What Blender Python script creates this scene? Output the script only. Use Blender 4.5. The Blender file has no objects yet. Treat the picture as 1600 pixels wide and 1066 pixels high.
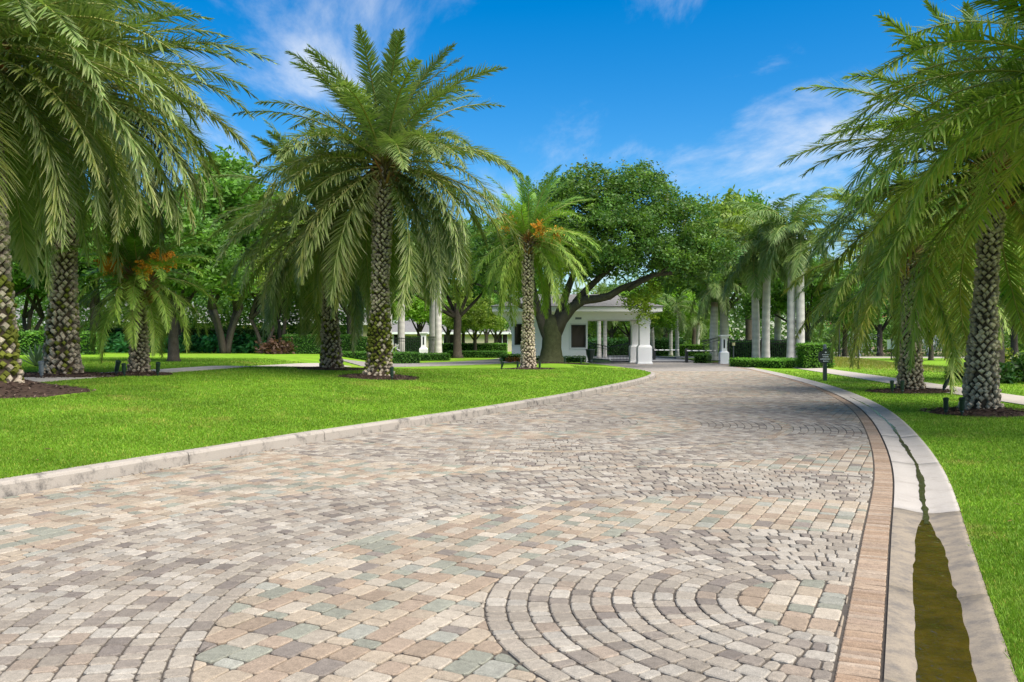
import bpy, bmesh, math, random
import numpy as np
from mathutils import Vector, Matrix

R = math.radians
scene = bpy.context.scene
COL = scene.collection

# ------------------------------------------------------------------ camera
cam_d = bpy.data.cameras.new("camera")
cam_d.lens = 30.0
cam_d.sensor_width = 36.0
cam_d.clip_start = 0.05
cam_d.clip_end = 3000
cam = bpy.data.objects.new("camera", cam_d)
COL.objects.link(cam)
cam.location = (0, 0, 1.55)
cam.rotation_euler = (R(90), 0, 0)
scene.camera = cam

# ------------------------------------------------------------------ world, sun, exposure
SUN_EL, SUN_AZ = 56.0, 130.0          # azimuth clockwise from +Y: high, behind the camera's right shoulder
world = bpy.data.worlds.new("World")
scene.world = world
world.use_nodes = True
wt = world.node_tree
wt.nodes.clear()
def N(tree, kind, **kw):
    n = tree.nodes.new(kind)
    for k, v in kw.items():
        if k.startswith('i_'):
            key = k[2:]
            n.inputs[int(key) if key.isdigit() else key.replace('_', ' ')].default_value = v
        else:
            setattr(n, k, v)
    return n
def L(tree, a, ao, b, bi):
    tree.links.new(a.outputs[ao], b.inputs[bi])

w_out = N(wt, 'ShaderNodeOutputWorld')
w_bg = N(wt, 'ShaderNodeBackground', i_Strength=0.082)
w_sky = N(wt, 'ShaderNodeTexSky', sky_type='NISHITA', sun_disc=False, sun_elevation=R(SUN_EL), sun_rotation=R(SUN_AZ),
          altitude=0, air_density=1.0, dust_density=0.8, ozone_density=3.5)
w_hsv = N(wt, 'ShaderNodeHueSaturation', i_Saturation=1.5, i_Value=1.0)
w_tc = N(wt, 'ShaderNodeTexCoord')
w_sep = N(wt, 'ShaderNodeSeparateXYZ')
L(wt, w_tc, 'Generated', w_sep, 0)
# project the view direction on a cloud layer
w_zc = N(wt, 'ShaderNodeMath', operation='ADD', i_1=0.12); L(wt, w_sep, 'Z', w_zc, 0)
w_zm = N(wt, 'ShaderNodeMath', operation='MAXIMUM', i_1=0.03); L(wt, w_zc, 0, w_zm, 0)
w_dx = N(wt, 'ShaderNodeMath', operation='DIVIDE'); L(wt, w_sep, 'X', w_dx, 0); L(wt, w_zm, 0, w_dx, 1)
w_dy = N(wt, 'ShaderNodeMath', operation='DIVIDE'); L(wt, w_sep, 'Y', w_dy, 0); L(wt, w_zm, 0, w_dy, 1)
w_cmb = N(wt, 'ShaderNodeCombineXYZ'); L(wt, w_dx, 0, w_cmb, 0); L(wt, w_dy, 0, w_cmb, 1)
def cloud_layer(loc, rot, scl, nscale, detail, rough, dist, lo, hi):
    m = N(wt, 'ShaderNodeMapping'); m.inputs['Location'].default_value = loc
    m.inputs['Rotation'].default_value = rot; m.inputs['Scale'].default_value = scl
    L(wt, w_cmb, 0, m, 0)
    n = N(wt, 'ShaderNodeTexNoise', i_Scale=nscale, i_Detail=detail, i_Roughness=rough, i_Distortion=dist)
    L(wt, m, 0, n, 'Vector')
    r = N(wt, 'ShaderNodeMapRange', interpolation_type='SMOOTHSTEP')
    r.inputs['From Min'].default_value = lo; r.inputs['From Max'].default_value = hi
    L(wt, n, 'Fac', r, 0)
    return r
c1 = cloud_layer((6.1, 9.4, 0), (0, 0, R(-52)), (1.0, 0.34, 1), 1.5, 9, 0.62, 0.5, 0.48, 0.78)
c2 = cloud_layer((6.1, 9.4, 0), (0, 0, R(10)), (1, 0.8, 1), 0.75, 10, 0.58, 0.25, 0.545, 0.70)
w_c1s = N(wt, 'ShaderNodeMath', operation='MULTIPLY', i_1=0.8); L(wt, c1, 0, w_c1s, 0)
w_max = N(wt, 'ShaderNodeMath', operation='MAXIMUM'); L(wt, w_c1s, 0, w_max, 0); L(wt, c2, 0, w_max, 1)
w_mix = N(wt, 'ShaderNodeMix', data_type='RGBA')
w_mix.inputs['B'].default_value = (5.6, 5.75, 5.9, 1)
L(wt, w_max, 0, w_mix, 'Factor')
L(wt, w_sky, 0, w_hsv, 'Color'); L(wt, w_hsv, 0, w_mix, 'A')
L(wt, w_mix, 'Result', w_bg, 'Color'); L(wt, w_bg, 0, w_out, 'Surface')

sun_d = bpy.data.lights.new("sun", 'SUN')
sun_d.energy = 4.2
sun_d.angle = R(60)
sun_d.color = (1.0, 0.935, 0.83)
sun = bpy.data.objects.new("sun", sun_d)
COL.objects.link(sun)
_d = Vector((math.sin(R(SUN_AZ)) * math.cos(R(SUN_EL)), math.cos(R(SUN_AZ)) * math.cos(R(SUN_EL)), math.sin(R(SUN_EL))))
sun.location = _d * 60
sun.rotation_euler = _d.to_track_quat('Z', 'Y').to_euler()

scene.view_settings.view_transform = 'Standard'
scene.view_settings.look = 'None'
scene.view_settings.exposure = 1.15
scene.view_settings.gamma = 1.0
scene.view_settings.use_curve_mapping = False
scene.render.engine = 'CYCLES'
scene.cycles.use_denoising = True
scene.cycles.max_bounces = 10
scene.cycles.transparent_max_bounces = 12

# ------------------------------------------------------------------ materials
MAT = {}
def new_mat(name):
    m = bpy.data.materials.new(name); m.use_nodes = True
    m.node_tree.nodes.clear(); MAT[name] = m
    return m, m.node_tree
def attr_mat(name, rough=0.8, nscale=20.0, namt=0.25, bump=0.3, bscale=80.0, spec=0.3, speck=0.0, dist=0.01, grime=0.0):
    """colour attribute 'Col' with a fine grain, stains and relief"""
    m, t = new_mat(name)
    out = N(t, 'ShaderNodeOutputMaterial'); p = N(t, 'ShaderNodeBsdfPrincipled', i_Roughness=rough)
    p.inputs['Specular IOR Level'].default_value = spec
    at = N(t, 'ShaderNodeVertexColor', layer_name='Col')
    geo = N(t, 'ShaderNodeNewGeometry')
    n1 = N(t, 'ShaderNodeTexNoise', i_Scale=nscale, i_Detail=6, i_Roughness=0.65); L(t, geo, 'Position', n1, 'Vector')
    mr = N(t, 'ShaderNodeMapRange'); mr.inputs['From Min'].default_value = 0.25; mr.inputs['From Max'].default_value = 0.75
    mr.inputs['To Min'].default_value = 1 - namt; mr.inputs['To Max'].default_value = 1 + namt
    L(t, n1, 'Fac', mr, 0)
    mul = N(t, 'ShaderNodeVectorMath', operation='SCALE'); L(t, at, 'Color', mul, 0); L(t, mr, 0, mul, 'Scale')
    last = mul
    n2 = N(t, 'ShaderNodeTexNoise', i_Scale=bscale, i_Detail=3, i_Roughness=0.6); L(t, geo, 'Position', n2, 'Vector')
    if speck:
        ms = N(t, 'ShaderNodeMapRange'); ms.inputs['From Min'].default_value = 0.35; ms.inputs['From Max'].default_value = 0.7
        ms.inputs['To Min'].default_value = 1 - speck; ms.inputs['To Max'].default_value = 1 + speck
        L(t, n2, 'Fac', ms, 0)
        mu2 = N(t, 'ShaderNodeVectorMath', operation='SCALE'); L(t, last, 0, mu2, 0); L(t, ms, 0, mu2, 'Scale'); last = mu2
    if grime:      # broad worn and soiled areas
        n3 = N(t, 'ShaderNodeTexNoise', i_Scale=0.9, i_Detail=8, i_Roughness=0.7); L(t, geo, 'Position', n3, 'Vector')
        mg = N(t, 'ShaderNodeMapRange'); mg.inputs['From Min'].default_value = 0.3; mg.inputs['From Max'].default_value = 0.7
        mg.inputs['To Min'].default_value = 1 - grime; mg.inputs['To Max'].default_value = 1 + grime * .6
        L(t, n3, 'Fac', mg, 0)
        mu3 = N(t, 'ShaderNodeVectorMath', operation='SCALE'); L(t, last, 0, mu3, 0); L(t, mg, 0, mu3, 'Scale'); last = mu3
    L(t, last, 0, p, 'Base Color')
    if bump:
        b = N(t, 'ShaderNodeBump', i_Strength=bump, i_Distance=dist); L(t, n2, 'Fac', b, 'Height'); L(t, b, 0, p, 'Normal')
    L(t, p, 0, out, 0)
    return m
def leaf_mat(name, trans=0.35, rough=0.45, spec=0.35, tint=(1.15, 1.25, 0.55)):
    m, t = new_mat(name)
    out = N(t, 'ShaderNodeOutputMaterial'); p = N(t, 'ShaderNodeBsdfPrincipled', i_Roughness=rough)
    p.inputs['Specular IOR Level'].default_value = spec
    at = N(t, 'ShaderNodeVertexColor', layer_name='Col')
    oi = N(t, 'ShaderNodeObjectInfo')
    mr = N(t, 'ShaderNodeMapRange'); mr.inputs['To Min'].default_value = 0.84; mr.inputs['To Max'].default_value = 1.16
    L(t, oi, 'Random', mr, 0)
    sc = N(t, 'ShaderNodeVectorMath', operation='SCALE'); L(t, at, 'Color', sc, 0); L(t, mr, 0, sc, 'Scale')
    L(t, sc, 0, p, 'Base Color')
    tm = N(t, 'ShaderNodeVectorMath', operation='MULTIPLY'); tm.inputs[1].default_value = tint; L(t, sc, 0, tm, 0)
    tr = N(t, 'ShaderNodeBsdfTranslucent'); L(t, tm, 0, tr, 'Color')
    mx = N(t, 'ShaderNodeMixShader', i_0=trans); L(t, p, 0, mx, 1); L(t, tr, 0, mx, 2); L(t, mx, 0, out, 0)
    return m
def plain_mat(name, col, rough=0.6, spec=0.4, metal=0.0, nscale=8.0, namt=0.1, bump=0.1, bscale=60, dist=0.004):
    m, t = new_mat(name)
    out = N(t, 'ShaderNodeOutputMaterial'); p = N(t, 'ShaderNodeBsdfPrincipled', i_Roughness=rough, i_Metallic=metal)
    p.inputs['Specular IOR Level'].default_value = spec
    geo = N(t, 'ShaderNodeNewGeometry')
    n1 = N(t, 'ShaderNodeTexNoise', i_Scale=nscale, i_Detail=6, i_Roughness=0.65); L(t, geo, 'Position', n1, 'Vector')
    mr = N(t, 'ShaderNodeMapRange'); mr.inputs['From Min'].default_value = 0.25; mr.inputs['From Max'].default_value = 0.75
    mr.inputs['To Min'].default_value = 1 - namt; mr.inputs['To Max'].default_value = 1 + namt
    L(t, n1, 'Fac', mr, 0)
    sc = N(t, 'ShaderNodeVectorMath', operation='SCALE'); sc.inputs[0].default_value = col; L(t, mr, 0, sc, 'Scale')
    L(t, sc, 0, p, 'Base Color')
    if bump:
        n2 = N(t, 'ShaderNodeTexNoise', i_Scale=bscale, i_Detail=3); L(t, geo, 'Position', n2, 'Vector')
        b = N(t, 'ShaderNodeBump', i_Strength=bump, i_Distance=dist); L(t, n2, 'Fac', b, 'Height'); L(t, b, 0, p, 'Normal')
    L(t, p, 0, out, 0)
    return m

def lawn_colour(t):
    """grass colour over the ground: fresh green, darker drifts, small dry patches"""
    geo = N(t, 'ShaderNodeNewGeometry')
    a = N(t, 'ShaderNodeTexNoise', i_Scale=0.6, i_Detail=9, i_Roughness=0.72); L(t, geo, 'Position', a, 'Vector')
    r1 = N(t, 'ShaderNodeValToRGB'); L(t, a, 'Fac', r1, 0)
    e = r1.color_ramp.elements
    e[0].position, e[0].color = 0.32, (0.115, 0.225, 0.012, 1)
    e[1].position, e[1].color = 0.68, (0.215, 0.385, 0.026, 1)
    b = N(t, 'ShaderNodeTexNoise', i_Scale=0.45, i_Detail=8, i_Roughness=0.74); L(t, geo, 'Position', b, 'Vector')
    mr = N(t, 'ShaderNodeMapRange', interpolation_type='SMOOTHSTEP'); mr.inputs['From Min'].default_value = 0.52; mr.inputs['From Max'].default_value = 0.74
    L(t, b, 'Fac', mr, 0)
    m2 = N(t, 'ShaderNodeMath', operation='MULTIPLY', i_1=0.75); L(t, mr, 0, m2, 0)
    mx = N(t, 'ShaderNodeMix', data_type='RGBA'); mx.inputs['B'].default_value = (0.39, 0.345, 0.08, 1)
    L(t, m2, 0, mx, 'Factor'); L(t, r1, 0, mx, 'A')
    # thin dry line where the turf meets paving is left to the blades
    return mx
def make_lawn_mats():
    m, t = new_mat('lawn')
    out = N(t, 'ShaderNodeOutputMaterial'); p = N(t, 'ShaderNodeBsdfPrincipled', i_Roughness=0.9)
    p.inputs['Specular IOR Level'].default_value = 0.1
    c = lawn_colour(t)
    geo = N(t, 'ShaderNodeNewGeometry')
    f = N(t, 'ShaderNodeTexNoise', i_Scale=30, i_Detail=6, i_Roughness=0.75); L(t, geo, 'Position', f, 'Vector')
    mr = N(t, 'ShaderNodeMapRange'); mr.inputs['From Min'].default_value = 0.25; mr.inputs['From Max'].default_value = 0.75
    mr.inputs['To Min'].default_value = 0.62; mr.inputs['To Max'].default_value = 1.18; L(t, f, 'Fac', mr, 0)
    s = N(t, 'ShaderNodeVectorMath', operation='SCALE'); L(t, c, 'Result', s, 0); L(t, mr, 0, s, 'Scale')
    L(t, s, 0, p, 'Base Color')
    b = N(t, 'ShaderNodeBump', i_Strength=0.7, i_Distance=0.03); L(t, f, 'Fac', b, 'Height'); L(t, b, 0, p, 'Normal')
    L(t, p, 0, out, 0)
    m, t = new_mat('grass_blades')
    out = N(t, 'ShaderNodeOutputMaterial'); p = N(t, 'ShaderNodeBsdfPrincipled', i_Roughness=0.55)
    p.inputs['Specular IOR Level'].default_value = 0.25
    c = lawn_colour(t)
    at = N(t, 'ShaderNodeVertexColor', layer_name='Col')
    mu = N(t, 'ShaderNodeVectorMath', operation='MULTIPLY'); L(t, c, 'Result', mu, 0); L(t, at, 'Color', mu, 1)
    L(t, mu, 0, p, 'Base Color')
    tr = N(t, 'ShaderNodeBsdfTranslucent'); L(t, mu, 0, tr, 'Color')
    mx = N(t, 'ShaderNodeMixShader', i_0=0.35); L(t, p, 0, mx, 1); L(t, tr, 0, mx, 2); L(t, mx, 0, out, 0)
make_lawn_mats()

attr_mat('paver', rough=0.88, nscale=26, namt=0.24, bump=0.5, bscale=150, spec=0.2, speck=0.24, dist=0.005, grime=0.2)
attr_mat('trunk', rough=0.95, nscale=14, namt=0.3, bump=0.6, bscale=45, spec=0.1, dist=0.02)
attr_mat('bark', rough=0.95, nscale=5, namt=0.35, bump=0.8, bscale=22, spec=0.1, dist=0.04)
attr_mat('smooth_trunk', rough=0.9, nscale=4, namt=0.15, bump=0.25, bscale=30, spec=0.15)
leaf_mat('leaf', 0.36, spec=0.25)
leaf_mat('frond', 0.26, rough=0.5, spec=0.22, tint=(1.1, 1.2, 0.55))
attr_mat('fruit', rough=0.6, nscale=60, namt=0.2, bump=0)
plain_mat('bedding', (0.06, 0.05, 0.04), rough=0.95, nscale=40, namt=0.4, bump=0.4, bscale=120)
plain_mat('white_stucco', (0.82, 0.81, 0.80), rough=0.85, nscale=1.2, namt=0.05, bump=0.15, bscale=90)
plain_mat('white_paint', (0.68, 0.68, 0.675), rough=0.5, nscale=3, namt=0.04, bump=0)
plain_mat('cream_stucco', (0.56, 0.47, 0.34), rough=0.9, nscale=1.5, namt=0.07, bump=0.1)
plain_mat('pink_stucco', (0.62, 0.45, 0.36), rough=0.9, nscale=1.5, namt=0.07, bump=0)
plain_mat('red_tile', (0.36, 0.13, 0.08), rough=0.85, nscale=6, namt=0.3, bump=0)
plain_mat('grey_tile', (0.16, 0.155, 0.15), rough=0.85, nscale=5, namt=0.3, bump=0.3, bscale=30)
plain_mat('black_metal', (0.014, 0.016, 0.017), rough=0.4, spec=0.5, nscale=20, namt=0.2, bump=0)
plain_mat('green_black_metal', (0.012, 0.03, 0.024), rough=0.4, spec=0.5, nscale=20, namt=0.2, bump=0)
plain_mat('grey_metal', (0.13, 0.15, 0.16), rough=0.5, spec=0.5, nscale=20, namt=0.2, bump=0)
plain_mat('glass_dark', (0.012, 0.011, 0.008), rough=0.05, spec=0.3, nscale=1, namt=0.1, bump=0)
plain_mat('mulch', (0.075, 0.048, 0.036), rough=0.97, spec=0.1, nscale=30, namt=0.5, bump=0.9, bscale=45, dist=0.04)
plain_mat('sidewalk', (0.36, 0.32, 0.275), rough=0.9, nscale=3, namt=0.12, bump=0.2, bscale=150)
plain_mat('asphalt', (0.16, 0.16, 0.165), rough=0.9, nscale=3, namt=0.12, bump=0.2, bscale=100)
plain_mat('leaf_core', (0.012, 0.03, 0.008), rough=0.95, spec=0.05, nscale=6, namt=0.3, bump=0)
plain_mat('yellow_paint', (0.62, 0.55, 0.28), rough=0.5, bump=0)

def concrete_mat(name, base, dark, stain_lo, stain_hi, rough=0.9, sc=2.2):
    m, t = new_mat(name)
    out = N(t, 'ShaderNodeOutputMaterial'); p = N(t, 'ShaderNodeBsdfPrincipled', i_Roughness=rough)
    p.inputs['Specular IOR Level'].default_value = 0.25
    geo = N(t, 'ShaderNodeNewGeometry')
    n1 = N(t, 'ShaderNodeTexNoise', i_Scale=sc, i_Detail=10, i_Roughness=0.75); L(t, geo, 'Position', n1, 'Vector')
    mr = N(t, 'ShaderNodeMapRange', interpolation_type='SMOOTHSTEP'); mr.inputs['From Min'].default_value = stain_lo; mr.inputs['From Max'].default_value = stain_hi
    L(t, n1, 'Fac', mr, 0)
    mx = N(t, 'ShaderNodeMix', data_type='RGBA'); mx.inputs['A'].default_value = (*base, 1); mx.inputs['B'].default_value = (*dark, 1)
    L(t, mr, 0, mx, 'Factor')
    n2 = N(t, 'ShaderNodeTexNoise', i_Scale=130, i_Detail=4, i_Roughness=0.7); L(t, geo, 'Position', n2, 'Vector')
    m2 = N(t, 'ShaderNodeMapRange'); m2.inputs['From Min'].default_value = 0.3; m2.inputs['From Max'].default_value = 0.7
    m2.inputs['To Min'].default_value = 0.82; m2.inputs['To Max'].default_value = 1.15; L(t, n2, 'Fac', m2, 0)
    s = N(t, 'ShaderNodeVectorMath', operation='SCALE'); L(t, mx, 'Result', s, 0); L(t, m2, 0, s, 'Scale')
    L(t, s, 0, p, 'Base Color')
    b = N(t, 'ShaderNodeBump', i_Strength=0.35, i_Distance=0.004); L(t, n2, 'Fac', b, 'Height'); L(t, b, 0, p, 'Normal')
    L(t, p, 0, out, 0)
concrete_mat('kerb_concrete', (0.31, 0.275, 0.235), (0.085, 0.078, 0.07), 0.48, 0.68, sc=3.2)
concrete_mat('gutter_pale', (0.345, 0.315, 0.28), (0.25, 0.225, 0.195), 0.45, 0.75)
concrete_mat('gutter_old', (0.235, 0.195, 0.145), (0.13, 0.115, 0.10), 0.40, 0.68, sc=6.5)
def water_mat(name, col, rough=0.03, bump=0.15, scale=9):
    m, t = new_mat(name)
    out = N(t, 'ShaderNodeOutputMaterial'); p = N(t, 'ShaderNodeBsdfPrincipled', i_Roughness=rough)
    p.inputs['Specular IOR Level'].default_value = 0.5
    geo = N(t, 'ShaderNodeNewGeometry')
    n = N(t, 'ShaderNodeTexNoise', i_Scale=3.5, i_Detail=6, i_Roughness=0.7); L(t, geo, 'Position', n, 'Vector')
    r = N(t, 'ShaderNodeValToRGB'); L(t, n, 'Fac', r, 0)
    e = r.color_ramp.elements
    e[0].position, e[0].color = 0.35, (col[0] * .45, col[1] * .5, col[2] * .6, 1)
    e[1].position, e[1].color = 0.68, (*col, 1)
    L(t, r, 0, p, 'Base Color')
    n2 = N(t, 'ShaderNodeTexNoise', i_Scale=scale, i_Detail=2); L(t, geo, 'Position', n2, 'Vector')
    b = N(t, 'ShaderNodeBump', i_Strength=bump, i_Distance=0.02); L(t, n2, 'Fac', b, 'Height'); L(t, b, 0, p, 'Normal')
    L(t, p, 0, out, 0)
water_mat('gutter_water', (0.060, 0.042, 0.006), 0.01, 0.65, 10)
water_mat('trickle_water', (0.06, 0.06, 0.025), 0.05, 0.3, 20)
water_mat('pond_water', (0.10, 0.095, 0.06), 0.03, 0.1, 3)
water_mat('brown_water', (0.20, 0.15, 0.10), 0.08, 0.1, 3)
def spray_mat():
    m, t = new_mat('spray')
    out = N(t, 'ShaderNodeOutputMaterial')
    d = N(t, 'ShaderNodeBsdfDiffuse'); d.inputs['Color'].default_value = (0.85, 0.88, 0.9, 1)
    tl = N(t, 'ShaderNodeBsdfTranslucent'); tl.inputs['Color'].default_value = (0.85, 0.88, 0.9, 1)
    a = N(t, 'ShaderNodeMixShader', i_0=0.5); L(t, d, 0, a, 1); L(t, tl, 0, a, 2)
    tr = N(t, 'ShaderNodeBsdfTransparent')
    mx = N(t, 'ShaderNodeMixShader', i_0=0.35); L(t, tr, 0, mx, 1); L(t, a, 0, mx, 2); L(t, mx, 0, out, 0)
spray_mat()

# ------------------------------------------------------------------ helpers
def tag(o, label=None, cat=None, group=None, kind=None):
    if label: o['label'] = label
    if cat: o['category'] = cat
    if group: o['group'] = group
    if kind: o['kind'] = kind
    return o
def empty(name, loc=(0, 0, 0), rz=0.0):
    o = bpy.data.objects.new(name, None); COL.objects.link(o)
    o.location = loc; o.rotation_euler = (0, 0, rz); o.empty_display_size = 0.2
    return o
def link(name, me, parent=None, loc=(0, 0, 0), rz=0.0):
    o = bpy.data.objects.new(name, me); COL.objects.link(o)
    o.location = loc; o.rotation_euler = (0, 0, rz)
    if parent: o.parent = parent
    return o
def np_mesh(name, V, F, mat, col=None, smooth=False):
    """V (n,3); F (m,k) all faces with k corners; col (n,3) or None"""
    me = bpy.data.meshes.new(name)
    V = np.asarray(V, dtype=np.float32); F = np.asarray(F, dtype=np.int32)
    n, (m, k) = len(V), F.shape
    me.vertices.add(n); me.vertices.foreach_set('co', V.ravel())
    me.loops.add(m * k); me.loops.foreach_set('vertex_index', F.ravel())
    me.polygons.add(m); me.polygons.foreach_set('loop_start', np.arange(0, m * k, k, dtype=np.int32))
    try: me.polygons.foreach_set('loop_total', np.full(m, k, dtype=np.int32))
    except Exception: pass
    if col is not None:
        a = me.color_attributes.new('Col', 'FLOAT_COLOR', 'POINT')
        c = np.ones((n, 4), dtype=np.float32); c[:, :3] = np.clip(col, 0, 1)
        a.data.foreach_set('color', c.ravel())
    me.materials.append(MAT[mat])
    me.update(calc_edges=True)
    if smooth: me.polygons.foreach_set('use_smooth', np.ones(m, dtype=bool))
    return me
class MB:
    """collects shapes of mixed faces with a colour per vertex"""
    def __init__(s): s.v, s.f, s.c = [], [], []
    def add(s, vs, fs, col=(1, 1, 1)):
        o = len(s.v); s.v += [tuple(v) for v in vs]; s.f += [tuple(i + o for i in f) for f in fs]
        s.c += [tuple(col)] * len(vs) if not isinstance(col, list) else col
        return s
    def box(s, x0, x1, y0, y1, z0, z1, col=(1, 1, 1)):
        return s.add([(x0, y0, z0), (x1, y0, z0), (x1, y1, z0), (x0, y1, z0), (x0, y0, z1), (x1, y0, z1), (x1, y1, z1), (x0, y1, z1)],
                     [(0, 3, 2, 1), (4, 5, 6, 7), (0, 1, 5, 4), (1, 2, 6, 5), (2, 3, 7, 6), (3, 0, 4, 7)], col)
    def prism(s, pts, z0, z1, col=(1, 1, 1)):
        n = len(pts)
        return s.add([(x, y, z0) for x, y in pts] + [(x, y, z1) for x, y in pts],
                     [tuple(range(n - 1, -1, -1)), tuple(range(n, 2 * n))] + [(i, (i + 1) % n, n + (i + 1) % n, n + i) for i in range(n)], col)
    def lathe(s, prof, n=12, c=(0, 0), col=(1, 1, 1), cap=True):
        o = []
        for r, z in prof:
            for k in range(n):
                a = 2 * math.pi * k / n; o.append((c[0] + r * math.cos(a), c[1] + r * math.sin(a), z))
        f = [(j * n + k, j * n + (k + 1) % n, (j + 1) * n + (k + 1) % n, (j + 1) * n + k) for j in range(len(prof) - 1) for k in range(n)]
        if cap: f += [tuple(range(n - 1, -1, -1)), tuple((len(prof) - 1) * n + k for k in range(n))]
        return s.add(o, f, col)
    def square_loft(s, prof, c=(0, 0), col=(1, 1, 1)):
        """square section, half-width against height"""
        o = []
        for r, z in prof: o += [(c[0] - r, c[1] - r, z), (c[0] + r, c[1] - r, z), (c[0] + r, c[1] + r, z), (c[0] - r, c[1] + r, z)]
        f = [(j * 4 + k, j * 4 + (k + 1) % 4, (j + 1) * 4 + (k + 1) % 4, (j + 1) * 4 + k) for j in range(len(prof) - 1) for k in range(4)]
        f += [(3, 2, 1, 0), tuple((len(prof) - 1) * 4 + k for k in range(4))]
        return s.add(o, f, col)
    def tube(s, pts, rad, n=8, col=(1, 1, 1), cap=True, wob=0.0, rng=None):
        pts = [Vector(p) for p in pts]; m = len(pts)
        if not hasattr(rad, '__len__'): rad = [rad] * m
        o = []; up = Vector((0.13, 0.31, 0.94))
        for i, p in enumerate(pts):
            t = (pts[min(i + 1, m - 1)] - pts[max(i - 1, 0)]).normalized()
            if abs(t.dot(up)) > 0.97: up = Vector((0.9, 0.3, 0.1))
            u = (up - t * up.dot(t)).normalized(); w = t.cross(u); up = u
            for k in range(n):
                a = 2 * math.pi * k / n
                r = rad[i] * (1 + (wob * (rng.random() - .5) if wob else 0))
                o.append(p + (u * math.cos(a) + w * math.sin(a)) * r)
        f = [(j * n + k, j * n + (k + 1) % n, (j + 1) * n + (k + 1) % n, (j + 1) * n + k) for j in range(m - 1) for k in range(n)]
        if cap: f += [tuple(range(n - 1, -1, -1)), tuple((m - 1) * n + k for k in range(n))]
        return s.add(o, f, col)
    def mesh(s, name, mat, smooth=False):
        me = bpy.data.meshes.new(name); me.from_pydata(s.v, [], s.f)
        a = me.color_attributes.new('Col', 'FLOAT_COLOR', 'POINT')
        c = np.ones((len(s.v), 4), dtype=np.float32); c[:, :3] = np.clip(np.array(s.c), 0, 1); a.data.foreach_set('color', c.ravel())
        me.materials.append(MAT[mat])
        if smooth:
            me.polygons.foreach_set('use_smooth', np.ones(len(me.polygons), dtype=bool))
        me.update()
        return me
    def build(s, name, mat, parent=None, loc=(0, 0, 0), rz=0.0, smooth=False):
        return link(name, s.mesh(name, mat, smooth), parent, loc, rz)
def copy_tree(o, parent=None):
    c = o.copy(); COL.objects.link(c)
    c.parent = parent
    for ch in list(o.children): copy_tree(ch, c)
    return c

# a smooth curve X(Y) through points (monotone cubic)
class Curve:
    def __init__(s, pts):
        s.x = np.array([p[0] for p in pts], float); s.y = np.array([p[1] for p in pts], float)
        h = np.diff(s.y); d = np.diff(s.x) / h
        m = np.empty(len(s.y)); m[0], m[-1] = d[0], d[-1]
        m[1:-1] = (d[:-1] * h[1:] + d[1:] * h[:-1]) / (h[:-1] + h[1:])
        s.m = m
    def __call__(s, Y):
        Y = np.asarray(Y, float)
        i = np.clip(np.searchsorted(s.y, Y) - 1, 0, len(s.y) - 2)
        h = s.y[i + 1] - s.y[i]; t = (Y - s.y[i]) / h
        lo = t < 0; hi = t > 1; tc = np.clip(t, 0, 1)
        v = ((1 + 2 * tc) * (1 - tc) ** 2 * s.x[i] + tc * (1 - tc) ** 2 * h * s.m[i] + tc * tc * (3 - 2 * tc) * s.x[i + 1] + tc * tc * (tc - 1) * h * s.m[i + 1])
        return v + np.where(lo, t * h * s.m[i], 0) + np.where(hi, (t - 1) * h * s.m[i + 1], 0)
    def slope(s, Y): return (s(np.asarray(Y) + .05) - s(np.asarray(Y) - .05)) / .1
KERB = Curve([(-9.6, -2), (-7.0, 4), (-5.06, 8.43), (-4.3, 10.2), (-2.96, 13.2), (-.66, 17.7), (1.74, 23.2), (4.27, 29.9), (5.7, 34.6), (6.35, 37.8), (6.45, 41), (6.1, 46), (5.4, 52), (4.9, 57), (4.8, 62)])
BAND = Curve([(-2.25, -4), (-.35, 0), (1.454, 3.88), (2.66, 6.52), (4.23, 9.98), (5.85, 14.05), (7.68, 19.3), (9.66, 26.8), (11.9, 39.7), (13.8, 55.8), (14.3, 62)])
def off_curve(c, Y, d):
    """points at perpendicular distance d to the right of the curve at parameter Y"""
    s = c.slope(Y); n = np.sqrt(1 + s * s)
    return c(Y) + d / n, np.asarray(Y) - d * s / n
def sstep(a, b, t):
    t = np.clip((np.asarray(t, float) - a) / (b - a), 0, 1); return t * t * (3 - 2 * t)
def gz_left(x, y):
    x = np.asarray(x, float); y = np.asarray(y, float)
    d = np.maximum(KERB(np.clip(y, -2, 62)) - x - 0.2, 0) * 0.88
    plateau = 0.15 + 0.65 * (1 - np.exp(-d / 7.0))
    k = np.maximum(1 - sstep(28, 39, y), sstep(-6.5, -12, x))      # low round the exit drive and the gatehouse
    low = 0.14 + 0.14 * sstep(0.3, 3, d)
    low = low - 0.12 * sstep(2.5, -1, x) * sstep(37, 44, y)
    return plateau * k + low * (1 - k)
def gz_right(x, y):
    x = np.asarray(x, float); y = np.asarray(y, float)
    bank = 0.42 * np.exp(-((x - 19.8) / 2.6) ** 2 - ((y - 52) / 5.5) ** 2)
    return 0.012 + 0.05 * sstep(0, 4, x - BAND(np.clip(y, -4, 62)) - .8) + bank
def vnoise(x, y, s, seed=0):
    """value noise for placing colour and clutter"""
    x = np.asarray(x) * s; y = np.asarray(y) * s
    xi = np.floor(x).astype(int); yi = np.floor(y).astype(int); fx = x - xi; fy = y - yi
    def h(a, b): return np.modf(np.abs(np.sin(a * 127.1 + b * 311.7 + seed * 74.7) * 43758.5453))[0]
    fx = fx * fx * (3 - 2 * fx); fy = fy * fy * (3 - 2 * fy)
    return (h(xi, yi) * (1 - fx) + h(xi + 1, yi) * fx) * (1 - fy) + (h(xi, yi + 1) * (1 - fx) + h(xi + 1, yi + 1) * fx) * fy
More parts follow.
